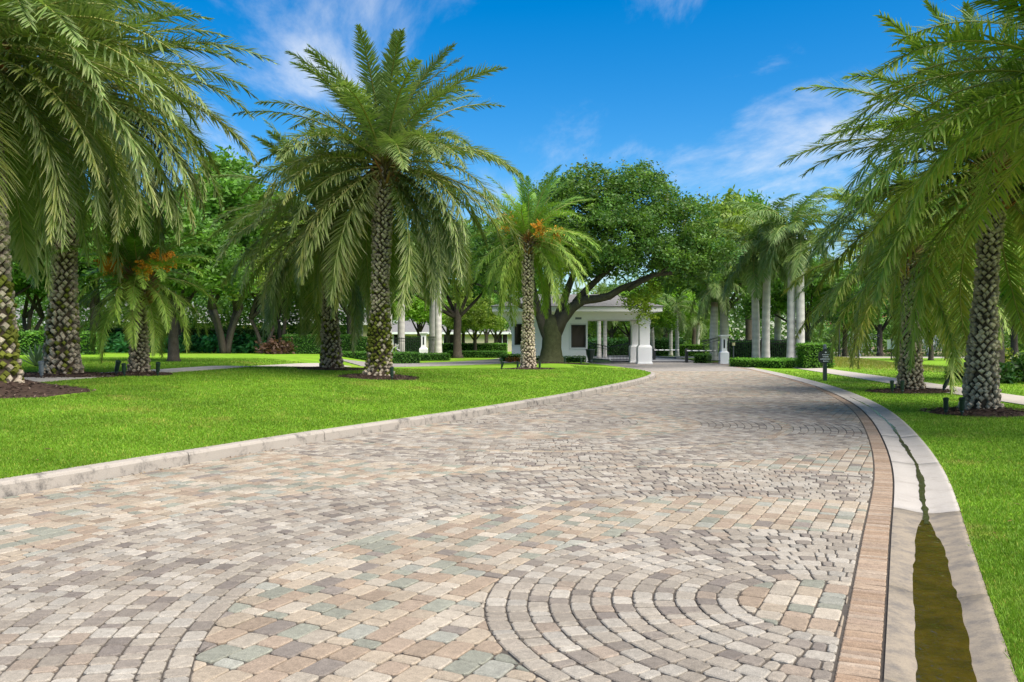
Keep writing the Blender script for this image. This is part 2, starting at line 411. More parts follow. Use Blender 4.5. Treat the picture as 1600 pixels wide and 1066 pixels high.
# ------------------------------------------------------------------ ground and lawns
g = MB().add([(-900, -60, -0.35), (900, -60, -0.35), (900, 1400, -0.35), (-900, 1400, -0.35)], [(0, 1, 2, 3)])
tag(g.build('ground', 'lawn'), kind='structure')
def sheet(name, X, Y, Z, mat):
    a, b = X.shape
    V = np.stack([X, Y, Z], -1).reshape(-1, 3)
    i = np.arange(a * b).reshape(a, b)
    F = np.stack([i[:-1, :-1], i[:-1, 1:], i[1:, 1:], i[1:, :-1]], -1).reshape(-1, 4)
    nrm = np.cross(V[F[0, 1]] - V[F[0, 0]], V[F[0, 2]] - V[F[0, 0]])
    if nrm[2] < 0: F = F[:, ::-1]
    return tag(link(name, np_mesh(name, V, F, mat, smooth=True)), kind='structure')
yy = np.concatenate([np.arange(-2, 62, 0.5), np.arange(62, 130, 3), [140, 170, 220]])
dd = np.concatenate([np.arange(0, 24, 0.5), np.arange(24, 60, 2), [70, 90, 130, 200]]) + 0.16
Yg, Dg = np.meshgrid(yy, dd, indexing='ij')
Xg = KERB(np.clip(Yg, -2, 62)) - Dg
sheet('lawn_left', Xg, Yg, gz_left(Xg, Yg), 'lawn')
dd = np.concatenate([np.arange(0, 16, 0.5), np.arange(16, 40, 1), [45, 60, 90, 160]])
Yg, Dg = np.meshgrid(yy, dd, indexing='ij')
ox, oy = off_curve(BAND, np.clip(Yg, -4, 62), 0.77)
Xg = ox + Dg; Yr = np.where(Yg > 62, Yg, oy)
sheet('lawn_right', Xg, Yr, gz_right(Xg, Yr), 'lawn')

# ------------------------------------------------------------------ the paved road
road_rows = np.arange(-3, 62.1, 0.5)
RX = np.stack([KERB(road_rows) - .1, off_curve(BAND, road_rows, 0.22)[0]], 1)
RY = np.stack([road_rows, off_curve(BAND, road_rows, 0.22)[1]], 1)
road = sheet('road', RX, RY, np.full_like(RX, -0.012), 'bedding')

C1, C2, C3 = (1.9, 5.0), (0.6, 16.5), (5.2, 26.5)
RINGS = [(C1, [(0.56, 2.06), (3.55, 5.5)], 5.5), (C2, [(0.5, 1.8), (3.0, 4.4), (4.6, 5.95)], 5.95), (C3, [(0.5, 1.8), (3.3, 4.9)], 4.9)]
prng = random.Random(11)
FIELD = [((0.47, 0.40, 0.325), 30), ((0.53, 0.475, 0.41), 24), ((0.40, 0.32, 0.255), 14), ((0.43, 0.345, 0.28), 8),
         ((0.335, 0.345, 0.30), 15), ((0.40, 0.405, 0.37), 8), ((0.30, 0.265, 0.245), 5)]
COBBLE = [((0.44, 0.40, 0.355), 24), ((0.50, 0.465, 0.425), 20), ((0.385, 0.345, 0.305), 20), ((0.31, 0.275, 0.25), 14), ((0.40, 0.335, 0.285), 7),
          ((0.255, 0.225, 0.21), 8), ((0.43, 0.405, 0.375), 10)]
def pick(tab):
    t = prng.random() * sum(w for _, w in tab)
    for c, w in tab:
        t -= w
        if t <= 0: break
    k = (0.88 + 0.24 * prng.random()) * 0.555
    return (c[0] * k * 1.10, c[1] * k * 1.06, c[2] * k * .97)
def clip(poly, px, py, nx, ny):
    """keep the side where (p - P).n >= 0"""
    out = []; m = len(poly)
    for i in range(m):
        a, b = poly[i], poly[(i + 1) % m]
        da = (a[0] - px) * nx + (a[1] - py) * ny; db = (b[0] - px) * nx + (b[1] - py) * ny
        if da >= 0: out.append(a)
        if (da > 0 > db) or (da < 0 < db):
            t = da / (da - db); out.append((a[0] + (b[0] - a[0]) * t, a[1] + (b[1] - a[1]) * t))
    return out
def area_c(poly):
    A = cx = cy = 0
    for i in range(len(poly)):
        (x0, y0), (x1, y1) = poly[i], poly[(i + 1) % len(poly)]
        k = x0 * y1 - x1 * y0; A += k; cx += (x0 + x1) * k; cy += (y0 + y1) * k
    A /= 2
    if abs(A) < 1e-9: return 0, 0, 0
    return A, cx / (6 * A), cy / (6 * A)
kerb_slope = lambda y: float(KERB.slope(y)); band_slope = lambda y: float(BAND.slope(y))
def clip_road(poly, cx, cy):
    if cx - float(KERB(cy)) < 0.5:
        s = kerb_slope(cy); n = math.hypot(1, s); poly = clip(poly, float(KERB(cy)) + .012, cy, 1 / n, -s / n)
    if poly and float(BAND(cy)) - cx < 0.5:
        s = band_slope(cy); n = math.hypot(1, s); poly = clip(poly, float(BAND(cy)) - .004, cy, -1 / n, s / n)
    return poly
pavers = []          # (polygon, colour)
def put(poly, col):
    A, cx, cy = area_c(poly)
    if A < 0: poly = poly[::-1]; A = -A
    poly = clip_road(poly, cx, cy)
    if len(poly) < 3: return
    A, cx, cy = area_c(poly)
    if abs(A) < 0.0022: return
    pavers.append((poly, col, abs(A), cx, cy))
Y_NEAR, Y_FAR = 2.0, 44.0
def in_view(x, y, m=0.6): return Y_NEAR < y < Y_FAR and abs(x) < y * 0.6 + m + 1.9
def zone(x, y):
    for i, (c, rings, rmax) in enumerate(RINGS):
        r = math.hypot(x - c[0], y - c[1])
        if r < rmax: return i, r
    return None, 0
# cobble rings
for ci, (c, rings, rmax) in enumerate(RINGS):
    for r0, r1 in rings:
        n = max(1, round((r1 - r0) / 0.125)); w = (r1 - r0) / n
        for k in range(n):
            ra, rb = r0 + k * w, r0 + (k + 1) * w; rm = (ra + rb) / 2
            a = prng.random(); a0 = a
            while a < a0 + 2 * math.pi - 0.03 / rm:
                ln = prng.choice((0.075, 0.115, 0.115, 0.15, 0.15, 0.17)); da = ln / rm
                if a + da > a0 + 2 * math.pi - 0.05 / rm: da = a0 + 2 * math.pi - a
                am = a + da / 2
                x, y = c[0] + rm * math.cos(am), c[1] + rm * math.sin(am)
                if in_view(x, y) and KERB(y) - .1 < x < BAND(y) + .1 and zone(x, y)[0] == ci:
                    j = lambda: prng.uniform(-.004, .004)
                    q = [(c[0] + rr * math.cos(t) + j(), c[1] + rr * math.sin(t) + j()) for rr, t in ((ra, a), (rb, a), (rb, a + da), (ra, a + da))]
                    col = pick(COBBLE)
                    put(q, col)
                a += da
# field pavers in rows that run with the road
TH = R(64); ux, uy = math.cos(TH), math.sin(TH); vx, vy = -uy, ux
ROWW = 0.148
for row in range(-90, 190):
    v0 = row * ROWW; v1 = v0 + ROWW
    u = -8 + prng.random() * .3
    while u < 46:
        ln = prng.choice((0.10, 0.148, 0.148, 0.20, 0.20, 0.225)); um, vm = u + ln / 2, v0 + ROWW / 2
        x, y = ux * um + vx * vm, uy * um + vy * vm
        if in_view(x, y) and KERB(y) - .15 < x < BAND(y) + .15:
            j = lambda: prng.uniform(-.004, .004)
            q = [(ux * a + vx * b + j(), uy * a + vy * b + j()) for a, b in ((u, v0), (u + ln, v0), (u + ln, v1), (u, v1))]
            ok = True
            for c, rings, rmax in RINGS:
                dx, dy = x - c[0], y - c[1]; r = math.hypot(dx, dy) or 1e-6; dx /= r; dy /= r
                inside = False
                for r0, r1 in rings:
                    if r0 - .13 < r < r0 + .13: q = clip(q, c[0] + dx * r0, c[1] + dy * r0, -dx, -dy) if r1 > 0 else q
                    elif r1 - .13 < r < r1 + .13: q = clip(q, c[0] + dx * r1, c[1] + dy * r1, dx, dy)
                    elif r0 <= r <= r1: inside = True
                    if len(q) < 3: break
                if inside or len(q) < 3: ok = False; break
                if r < rmax: break
            if ok: put(q, pick(FIELD))
        u += ln
def paver_shape(poly, near):
    """tumbled paver: joint gap, softened corners, chamfered top; returns verts, faces"""
    A, cx, cy = area_c(poly); gap = 0.0042
    m = len(poly)
    def inset(P, d):
        out = []; n = len(P)
        for i in range(n):
            p0, p1, p2 = P[i - 1], P[i], P[(i + 1) % n]
            e1 = (p1[0] - p0[0], p1[1] - p0[1]); e2 = (p2[0] - p1[0], p2[1] - p1[1])
            l1 = math.hypot(*e1) or 1e-6; l2 = math.hypot(*e2) or 1e-6
            n1 = (-e1[1] / l1, e1[0] / l1); n2 = (-e2[1] / l2, e2[0] / l2)
            k = 1 + n1[0] * n2[0] + n1[1] * n2[1]
            k = max(k, 0.4)
            out.append((p1[0] + (n1[0] + n2[0]) / k * d, p1[1] + (n1[1] + n2[1]) / k * d))
        return out
    P = inset(poly, gap)
    if near:
        Q = []
        for i in range(m):
            p0, p1, p2 = P[i - 1], P[i], P[(i + 1) % m]
            for q in (p0, p2):
                l = math.hypot(q[0] - p1[0], q[1] - p1[1]) or 1e-6
                t = min(prng.uniform(.012, .021), l * .3) / l; Q.append((p1[0] + (q[0] - p1[0]) * t, p1[1] + (q[1] - p1[1]) * t))
        P = Q
    T = inset(P, 0.0065)
    z = prng.uniform(-.0022, .0022); sx, sy = prng.gauss(0, .008), prng.gauss(0, .008)
    n = len(P)
    h = lambda p, b: b + z + (p[0] - cx) * sx + (p[1] - cy) * sy
    V = [(p[0], p[1], -0.03) for p in P] + [(p[0], p[1], h(p, -.0055)) for p in P] + [(p[0], p[1], h(p, 0)) for p in T]
    F = [(i, (i + 1) % n, n + (i + 1) % n, n + i) for i in range(n)] + [(n + i, n + (i + 1) % n, 2 * n + (i + 1) % n, 2 * n + i) for i in range(n)] + [tuple(range(2 * n, 3 * n))]
    return V, F
vis = [i for i, p in enumerate(pavers) if abs(p[3]) < p[4] * 0.6 and p[4] > 3.85]
vis.sort(key=lambda i: -pavers[i][2] / pavers[i][4] ** 3)
single = set(vis[:300])
mass = MB()
for i, (poly, col, A, cx, cy) in enumerate(pavers):
    # dusty pale strip along the kerb
    V, F = paver_shape(poly, cy < 13)
    if i in single:
        b = MB().add([(x - cx, y - cy, z) for x, y, z in V], F, col)
        b.build('paver', 'paver', road, (cx, cy, 0))
    else:
        mass.add(V, F, col)
tag(mass.build('small_pavers', 'paver', road), kind='stuff')
# beyond the laid pavers the same stone, too far away to tell the pieces apart
m, t = new_mat('far_paving')
out = N(t, 'ShaderNodeOutputMaterial'); p = N(t, 'ShaderNodeBsdfPrincipled', i_Roughness=0.9)
geo = N(t, 'ShaderNodeNewGeometry'); br = N(t, 'ShaderNodeTexVoronoi', i_Scale=5.5); L(t, geo, 'Position', br, 'Vector')
rp = N(t, 'ShaderNodeValToRGB'); sp = N(t, 'ShaderNodeSeparateColor'); L(t, br, 'Color', sp, 0); L(t, sp, 0, rp, 0)
rp.color_ramp.elements[0].color = (0.175, 0.155, 0.138, 1); rp.color_ramp.elements[1].color = (0.275, 0.25, 0.218, 1)
L(t, rp, 0, p, 'Base Color'); L(t, p, 0, out, 0)
fy = np.arange(43.6, 62.1, 1.0)
tag(link('far_paving', np_mesh('far_paving', np.concatenate([np.stack([KERB(fy) + .02, fy, np.full_like(fy, -.004)], 1), np.stack([BAND(fy), fy, np.full_like(fy, -.004)], 1)]),
     np.array([[i, len(fy) + i, len(fy) + i + 1, i + 1] for i in range(len(fy) - 1)]), 'far_paving'), road))

# brick band along the gutter
band_cols = [(0.44, 0.315, 0.215), (0.40, 0.28, 0.19), (0.47, 0.35, 0.25), (0.42, 0.31, 0.225), (0.48, 0.375, 0.28)]
y = 1.5; nb = 0; bmass = MB()
while y < 60:
    s = band_slope(y); n = math.hypot(1, s); tx, ty = s / n, 1 / n; nx, ny = ty, -tx
    w = prng.choice((0.052, 0.055, 0.058)); x = float(BAND(y))
    q = [(x + tx * a + nx * b, y + ty * a + ny * b) for a, b in ((0, .004), (0, .2 + prng.uniform(-.004, .004)), (w, .2), (w, .004))]
    q = q[::-1] if area_c(q)[0] < 0 else q
    k = (0.90 + .2 * prng.random()) * .60; c = prng.choice(band_cols); c = (c[0] * k, c[1] * k, c[2] * k)
    V, F = paver_shape(q, False)
    if nb < 300 and y > 3.7:
        b = MB().add([(a - x, bb - y, zz) for a, bb, zz in V], F, c); b.build('brick', 'paver', road, (x, y, 0)); nb += 1
    else: bmass.add(V, F, c)
    y += w * ty
tag(bmass.build('far_bricks', 'paver', road), kind='stuff')

# ------------------------------------------------------------------ kerb of the island, in cast lengths
kerb = tag(empty('kerb'), kind='structure')
prof = [(0.0, -0.06), (0.015, 0.115), (0.03, 0.14), (0.055, 0.152), (0.10, 0.156), (0.20, 0.156), (0.21, 0.10), (0.21, -0.05)]
y = -2.0; krng = random.Random(5)
while y < 57.5:
    y1 = min(y + 2.55, 58)
    ys = np.linspace(y + .006, y1 - .006, 7)
    V = []; lift = krng.uniform(-.004, .004)
    for yv in ys:
        for d, z in prof:
            px, py = off_curve(KERB, yv, -d + krng.uniform(-.002, .002)); V.append((float(px), float(py), z + (lift if z > 0 else 0)))
    k = len(prof)
    F = [(i * k + j, i * k + j + 1, (i + 1) * k + j + 1, (i + 1) * k + j) for i in range(len(ys) - 1) for j in range(k - 1)] + [tuple(range(k)), tuple((len(ys) - 1) * k + j for j in reversed(range(k)))]
    o = MB().add(V, F).build('kerb_segment', 'kerb_concrete', kerb)
    y = y1

# ------------------------------------------------------------------ valley gutter on the right with standing water
gut = tag(empty('gutter'), kind='structure')
def gutter_z(d, y):
    """dish across the gutter; it gets deeper towards the camera"""
    k = (d - .215) / .55
    dip = (0.028 + 0.03 * (1 - sstep(5.5, 9.3, y))) * np.sin(np.pi * np.clip(k, 0, 1)) ** 1.6
    return 0.006 - dip + 0.01 * k
y = -2.0; dds = np.linspace(.215, .765, 15)
while y < 60:
    y1 = 8.02 if y < 8.02 < y + 3.3 else min(y + (1.5 if y < 8 else 3.05), 61)
    ys = np.linspace(y + .005, y1 - .005, max(6, int((y1 - y) / .25)))
    V = []; W = len(dds)
    for yv in ys:
        for d in dds:
            px, py = off_curve(BAND, yv, d); V.append((float(px), float(py), float(gutter_z(d, yv)) + (0.002 if yv > 8.02 else 0)))
        for d in (dds[-1], dds[0]):
            px, py = off_curve(BAND, yv, d); V.append((float(px), float(py), -.1))
    k = W + 2
    F = [(i * k + j, i * k + j + 1, (i + 1) * k + j + 1, (i + 1) * k + j) for i in range(len(ys) - 1) for j in range(k - 1)] + [tuple(range(k - 1, -1, -1)), tuple((len(ys) - 1) * k + j for j in range(k))]
    MB().add(V, F).build('gutter_segment', 'gutter_old' if y1 < 8.1 else 'gutter_pale', gut, smooth=True)
    y = y1
# standing water: a level sheet in the dish, ragged where the concrete rises through it
wrng = random.Random(3)
V, F = [], []
ys = np.arange(2.0, 9.0, 0.05)
for i, yv in enumerate(ys):
    lev = -0.0235 - 0.004 * sstep(4.0, 9.0, yv)
    cand = np.linspace(.215, .765, 221); zz = gutter_z(cand, yv) + 0.0025 * (vnoise(cand * 0 + yv, cand * 3, 2.2, 4) - .5) * 4
    under = cand[zz < lev]
    if len(under) < 2: break
    wb = 0.03 * (float(vnoise(yv, 0, 1.7, 1)) - .5) + .014 * (float(vnoise(yv, 0, 7, 1)) - .5)
    e0, e1 = under[0] + wb + .01, under[-1] - .03 * (float(vnoise(yv, 0, 2.3, 6)) - .3) - .016 * float(vnoise(yv, 0, 8, 3)) - .004
    for d in (e0, (e0 + e1) / 2, e1):
        px, py = off_curve(BAND, yv, d); V.append((float(px), float(py), lev))
    if i: F += [(i * 3 - 3, i * 3 - 2, i * 3 + 1, i * 3), (i * 3 - 2, i * 3 - 1, i * 3 + 2, i * 3 + 1)]
tag(MB().add(V, F).build('gutter_water', 'gutter_water'), kind='structure')
# the thin trickle up the pale gutter, with algae
V, F = [], []
ys = np.arange(7.55, 24.0, 0.06)
for i, yv in enumerate(ys):
    c = .487 + .012 * math.sin(yv * 1.3) + .006 * math.sin(yv * 4.1)
    w = (.012 + .02 * float(vnoise(yv, 0, 5.0, 9)) + .014 * float(vnoise(yv, 0, 13.0, 2)) + .006 * math.sin(yv * 2.1)) * (.85 - .3 * float(sstep(16, 24, yv)))
    for d in (c - w, c + w):
        px, py = off_curve(BAND, yv, d); V.append((float(px), float(py), float(gutter_z(np.array(d), yv)) + 0.0055))
    if i: F.append((i * 2 - 2, i * 2 - 1, i * 2 + 1, i * 2))
tag(MB().add(V, F).build('gutter_trickle_water', 'trickle_water'), kind='structure')

# ------------------------------------------------------------------ footpaths, exit drive, far roads
def ribbon(name, pts, w, zf, mat, slab=None, lift=0.02, thick=0.12, parent_kind='structure'):
    P = [Vector((*p, 0)) for p in pts]
    S = [0]
    for a, b in zip(P, P[1:]): S.append(S[-1] + (b - a).length)
    cx = Curve([(p.x, s) for p, s in zip(P, S)]); cy = Curve([(p.y, s) for p, s in zip(P, S)])
    def strip(s0, s1, n):
        V = []
        for s in np.linspace(s0, s1, n):
            x, y = float(cx(s)), float(cy(s)); tx, ty = float(cx.slope(s)), float(cy.slope(s)); l = math.hypot(tx, ty); tx /= l; ty /= l
            for e in (-w / 2, w / 2):
                X, Y = x + ty * e, y - tx * e; z = float(zf(X, Y)) + lift
                V += [(X, Y, z), (X, Y, z - thick)]
        F = []
        for i in range(n - 1):
            a, b = i * 4, i * 4 + 4
            F += [(a, a + 2, b + 2, b), (a + 2, a + 3, b + 3, b + 2), (a + 1, a, b, b + 1)]
        F += [(0, 1, 3, 2), ((n - 1) * 4, (n - 1) * 4 + 2, (n - 1) * 4 + 3, (n - 1) * 4 + 1)]
        return MB().add(V, F)
    if slab is None:
        return tag(strip(0, S[-1], max(4, int(S[-1] / .6))).build(name, mat), kind=parent_kind)
    root = tag(empty(name), kind=parent_kind)
    s = 0
    while s < S[-1] - .05:
        e = min(s + slab, S[-1]); strip(s + .008, e - .008, 4).build('slab', mat, root); s = e
    return root
ribbon('sidewalk_right', [(11.6, 9), (12.0, 15), (12.7, 20.9), (14.0, 29.9), (15.4, 40), (16.6, 50), (17.6, 58)], 1.35, gz_right, 'sidewalk', slab=1.5, lift=0.02)
ribbon('sidewalk_left', [(-11.4, 17.5), (-10.8, 21.8), (-9.8, 27), (-9.3, 33), (-8.9, 38.5), (-8.6, 42.5)], 1.25, gz_left, 'sidewalk', slab=1.5, lift=0.025)
ribbon('exit_drive', [(1.6, 70), (0.4, 62), (-1.7, 55.5), (-4.8, 50.0), (-7.4, 47.3), (-9.0, 46.4)], 4.6, gz_left, 'far_paving', lift=0.03)
ribbon('inner_drive', [(10.2, 61.8), (10.5, 68), (9, 76), (3, 84), (-8, 90), (-25, 96)], 6.0, lambda x, y: 0.0, 'asphalt', lift=0.1, thick=0.3)
ribbon('far_street', [(15, 78), (24, 76.5), (34, 75.5), (48, 75), (75, 74)], 4.2, lambda x, y: gz_right(x, y), 'sidewalk', lift=0.06, thick=0.3)
ribbon('inner_lawn_path', [(9.7, 88), (14, 80), (17, 78)], 3.0, lambda x, y: 0.05, 'asphalt', lift=0.05, thick=0.3)
pond = [(23, 84), (30, 81.5), (44, 81), (60, 83), (80, 90), (78, 112), (52, 118), (30, 112), (22, 96)]
tag(MB().prism(pond, -.2, 0.10).build('pond_water', 'pond_water'), kind='structure')
swale = [(19.0, 42.8), (20.4, 41.2), (23, 40.6), (26.5, 41.2), (27, 43.5), (24, 45.0), (21, 45.2), (19.4, 44.4)]
tag(MB().prism(swale, -.1, 0.078).build('swale_water', 'brown_water'), kind='structure')
# ------------------------------------------------------------------ palms
PALM_SPOTS = {}
def frond_arrays(seed, elev, length, npair, droop, lf_len, col_a, col_b, tip_col, tip_amt, spread=(-0.25, 0.85), lf_w=0.034, hang=0.12, petiole=0.1, phi=(66, 34), rach=0.034, planes=None):
    rng = np.random.default_rng(seed)
    ns = 15; s = np.linspace(0, 1, ns)
    ang = np.radians(elev) - np.radians(droop) * s ** 1.35
    ang = np.maximum(ang, np.radians(-86))
    ds = length / (ns - 1)
    bow = rng.normal(0, .10)                                   # sideways sweep
    px = np.concatenate([[0], np.cumsum(np.cos(ang[:-1]) * ds)]); pz = np.concatenate([[0], np.cumsum(np.sin(ang[:-1]) * ds)])
    py = bow * length * s ** 2
    V, F, C = [], [], []
    # rachis: a three-sided tapering rod
    for i in range(ns):
        r = rach * (1 - .85 * s[i]); nx, nz = -math.sin(ang[i]), math.cos(ang[i])
        V += [(px[i] + nx * r, py[i], pz[i] + nz * r), (px[i] - nx * r * .5, py[i] - r, pz[i] - nz * r * .5), (px[i] - nx * r * .5, py[i] + r, pz[i] - nz * r * .5)]
        c = np.array((0.34, 0.33, 0.10)) * (1 if s[i] > .15 else .85); C += [c] * 3
    for i in range(ns - 1):
        for k in range(3):
            a, b = i * 3 + k, i * 3 + (k + 1) % 3
            F += [(a, b, b + 3), (a, b + 3, a + 3)]
    V = np.array(V); C = np.array(C); F = np.array(F)
    # leaflets
    n = npair * 2
    t = petiole + (1 - petiole) * (np.repeat(np.arange(npair), 2) + rng.uniform(-.3, .3, n)) / npair
    t = np.clip(t, petiole, .999)
    side = np.tile([1.0, -1.0], npair)
    a = np.interp(t, s, ang); P = np.stack([np.interp(t, s, px), np.interp(t, s, py), np.interp(t, s, pz)], 1)
    T = np.stack([np.cos(a), np.zeros(n), np.sin(a)], 1); Nn = np.stack([-np.sin(a), np.zeros(n), np.cos(a)], 1); B = np.stack([np.zeros(n), side, np.zeros(n)], 1)
    ph = np.radians(phi[0] + (phi[1] - phi[0]) * t + rng.normal(0, 4.5, n))
    ps = rng.uniform(spread[0], spread[1], n) if planes is None else rng.choice(planes, n) + rng.normal(0, .09, n)      # leaflets stand in several ranks
    D = T * np.cos(ph)[:, None] + (B * np.cos(ps)[:, None] + Nn * np.sin(ps)[:, None]) * np.sin(ph)[:, None]
    prof = np.clip(np.sin(np.pi * np.clip((t - petiole) / (1 - petiole) * .88 + .12, 0, 1)) ** .55, .28, 1)
    ln = lf_len * prof * rng.uniform(.82, 1.12, n)
    Wd = np.cross(D, Nn + B * .4); Wd /= np.linalg.norm(Wd, axis=1)[:, None] + 1e-9
    w = lf_w * rng.uniform(.8, 1.15, n)
    mid = P + D * (ln * .5)[:, None]; mid[:, 2] -= hang * .25 * ln
    tip = P + D * ln[:, None]; tip[:, 2] -= hang * ln
    o = len(V)
    LV = np.stack([P - Wd * (w * .3)[:, None], P + Wd * (w * .3)[:, None], mid + Wd * (w * .5)[:, None], mid - Wd * (w * .5)[:, None], tip], 1).reshape(-1, 3)
    k = o + np.arange(n) * 5
    LF = np.concatenate([np.stack([k, k + 1, k + 2], 1), np.stack([k, k + 2, k + 3], 1), np.stack([k + 3, k + 2, k + 4], 1)])
    mixv = rng.random((n, 1)); c = np.array(col_a) * (1 - mixv) + np.array(col_b) * mixv
    c = c * rng.uniform(.82, 1.15, (n, 1))
    tm = (tip_amt * rng.uniform(.2, 1.3, (n, 1))).clip(0, 1); ct = c * (1 - tm) + np.array(tip_col) * tm
    cm = c * (1 - tm * .3) + np.array(tip_col) * tm * .3
    LC = np.stack([c, c, cm, cm, ct], 1).reshape(-1, 3)
    return np.concatenate([V, LV]), np.concatenate([F, LF]), np.concatenate([C, LC])
FROND = {}
ELEV = [84, 73, 60, 47, 34, 20, 6, -9, -24, -40, -56]
STYLE = {
    # upper colours, lower colours, leaflet length, pairs
    'date': dict(up=((0.085, 0.165, 0.045), (0.14, 0.225, 0.075)), lo=((0.14, 0.215, 0.045), (0.24, 0.30, 0.07)), tip=(0.50, 0.43, 0.30), lf=0.56, np=122),
    'gold': dict(up=((0.085, 0.18, 0.028), (0.15, 0.25, 0.045)), lo=((0.13, 0.255, 0.030), (0.27, 0.37, 0.045)), tip=(0.60, 0.48, 0.22), lf=0.56, np=118),
    'lime': dict(up=((0.11, 0.25, 0.038), (0.17, 0.33, 0.055)), lo=((0.16, 0.27, 0.038), (0.28, 0.37, 0.055)), tip=(0.45, 0.42, 0.12), lf=0.60, np=108),
    'royal': dict(up=((0.085, 0.18, 0.035), (0.14, 0.24, 0.055)), lo=((0.11, 0.20, 0.045), (0.19, 0.26, 0.075)), tip=(0.38, 0.36, 0.2), lf=0.85, np=60),
}
def frond_mesh(style, ei, var):
    key = (style, ei, var)
    if key not in FROND:
        S = STYLE[style]; e = ELEV[ei]; k = ei / (len(ELEV) - 1)
        ca = np.array(S['up'][0]) * (1 - k) + np.array(S['lo'][0]) * k; cb = np.array(S['up'][1]) * (1 - k) + np.array(S['lo'][1]) * k
        yel = 0.0
        if style in ('gold', 'date') and ei >= 6 and var == 2: yel = 0.55 if style == 'gold' else .3
        cb = cb * (1 - yel) + np.array((0.40, 0.32, 0.045)) * yel
        dr = 26 + 50 * math.cos(R(e)) ** 1.0 + (6 if var == 1 else -4)
        if style == 'royal': dr += 22
        V, F, C = frond_arrays(100 * ei + var + len(style) * 7, e + var * 3 - 3, 1.0 * 4.0, S['np'], dr, S['lf'], ca, cb, S['tip'], (0.10 + 0.45 * k) * (1.0 if style != 'lime' else .6),
                               spread=(-0.55, 0.75) if style == 'royal' else (0.0, 0.62), hang=0.5 if style == 'royal' else 0.06 + .16 * k, phi=(72, 40) if style == 'royal' else (64, 34), lf_w=0.07 if style == 'royal' else 0.036, petiole=.1, planes=None if style == 'royal' else [-.32, .12, .22, .45, .85])
        FROND[key] = np_mesh('frond', V, F, 'frond', C)
    return FROND[key]
def trunk_axis(h, lean, n):
    return [(lean[0] * (i / n) ** 1.5, lean[1] * (i / n) ** 1.5, h * i / n) for i in range(n + 1)]
def date_trunk(h, r0, r1, lean, seed, boot=0.125, moss=0.0, pale=1.0, flare=.6):
    """trunk core and the cut leaf bases that clothe it in spiral rows"""
    rng = random.Random(seed); n = 24
    ax = trunk_axis(h, lean, n)
    rad = []
    for i in range(n + 1):
        z = h * i / n; rad.append(r0 + (r1 - r0) * (i / n) + flare * r0 * math.exp(-z / .32) + .03 * math.sin(z * 1.7))
    core = MB().tube(ax, [r - .035 for r in rad], 12, (0.07, 0.052, 0.036))
    def at(z):
        t = min(max(z / h, 0), 1) * n; i = min(int(t), n - 1); f = t - i
        return [ax[i][k] * (1 - f) + ax[i + 1][k] * f for k in range(2)], rad[i] * (1 - f) + rad[i + 1] * f
    b = MB(); row = 0; z = 0.10
    while z < h - .05:
        (cx, cy), r = at(z); m = max(7, round(2 * math.pi * r / (boot * 1.25)))
        for k in range(m):
            a = 2 * math.pi * (k + row * .5) / m + rng.uniform(-.11, .11); hw = math.pi / m * .86 * rng.uniform(.75, 1.22)
            zz = z + rng.uniform(-.034, .034); hh = boot * .66 * rng.uniform(.75, 1.25); pr = rng.uniform(.012, .07)
            def pt(da, dz, rr): return (cx + (r + rr) * math.cos(a + da), cy + (r + rr) * math.sin(a + da), zz + dz)
            o = [pt(-hw, 0, -.02), pt(0, -hh, -.02), pt(hw, 0, -.02), pt(0, hh * .8, -.03)]
            i_ = [pt(-hw * .62, hh * .12, pr), pt(0, -hh * .40, pr * .8), pt(hw * .62, hh * .12, pr), pt(0, hh * .62, pr * .85)]
            v = rng.random(); c = np.array((0.38, 0.315, 0.235)) * (0.62 + .6 * v) * pale
            if rng.random() < moss * math.exp(-((zz - 1.1) / 1.0) ** 2): c = np.array((0.16, 0.17, 0.03)) * (.6 + .7 * v)
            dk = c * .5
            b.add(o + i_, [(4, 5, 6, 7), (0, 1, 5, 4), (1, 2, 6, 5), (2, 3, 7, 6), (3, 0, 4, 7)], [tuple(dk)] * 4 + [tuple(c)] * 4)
        z += boot * .66; row += 1
    return core, b, ax[-1]
def fruit_cluster(seed, L_=0.8, w=.2):
    rng = random.Random(seed); b = MB()
    pts = [(0, 0, 0), (.25 * L_, 0, .16), (.55 * L_, 0, .20), (.85 * L_, 0, .06)]
    b.tube(pts, [.022, .02, .018, .012], 5, (0.55, 0.30, 0.05))
    ex = Vector((.85 * L_, 0, .0))
    for k in range(46):
        d = Vector((rng.gauss(.35, .5), rng.gauss(0, .5), rng.gauss(-.3, .5))).normalized() * rng.uniform(.5, 1) * w * 1.4
        e = ex + d + Vector((0, 0, -.10))
        b.tube([ex, ex + d * .6, e], .006, 3, (0.58, 0.33, 0.05), cap=False)
        for j in range(5):
            q = ex + (e - ex) * rng.uniform(.35, 1.05) + Vector((rng.gauss(0, .02), rng.gauss(0, .02), rng.gauss(0, .02))); s = rng.uniform(.024, .036)
            k2 = rng.uniform(.75, 1.15); c = (0.75 * k2, 0.30 * k2, 0.02)
            b.add([q + Vector(v) * s for v in ((1, 0, 0), (-1, 0, 0), (0, 1, 0), (0, -1, 0), (0, 0, 1.3), (0, 0, -1.3))],
                  [(0, 2, 4), (2, 1, 4), (1, 3, 4), (3, 0, 4), (2, 0, 5), (1, 2, 5), (3, 1, 5), (0, 3, 5)], c)
    return b
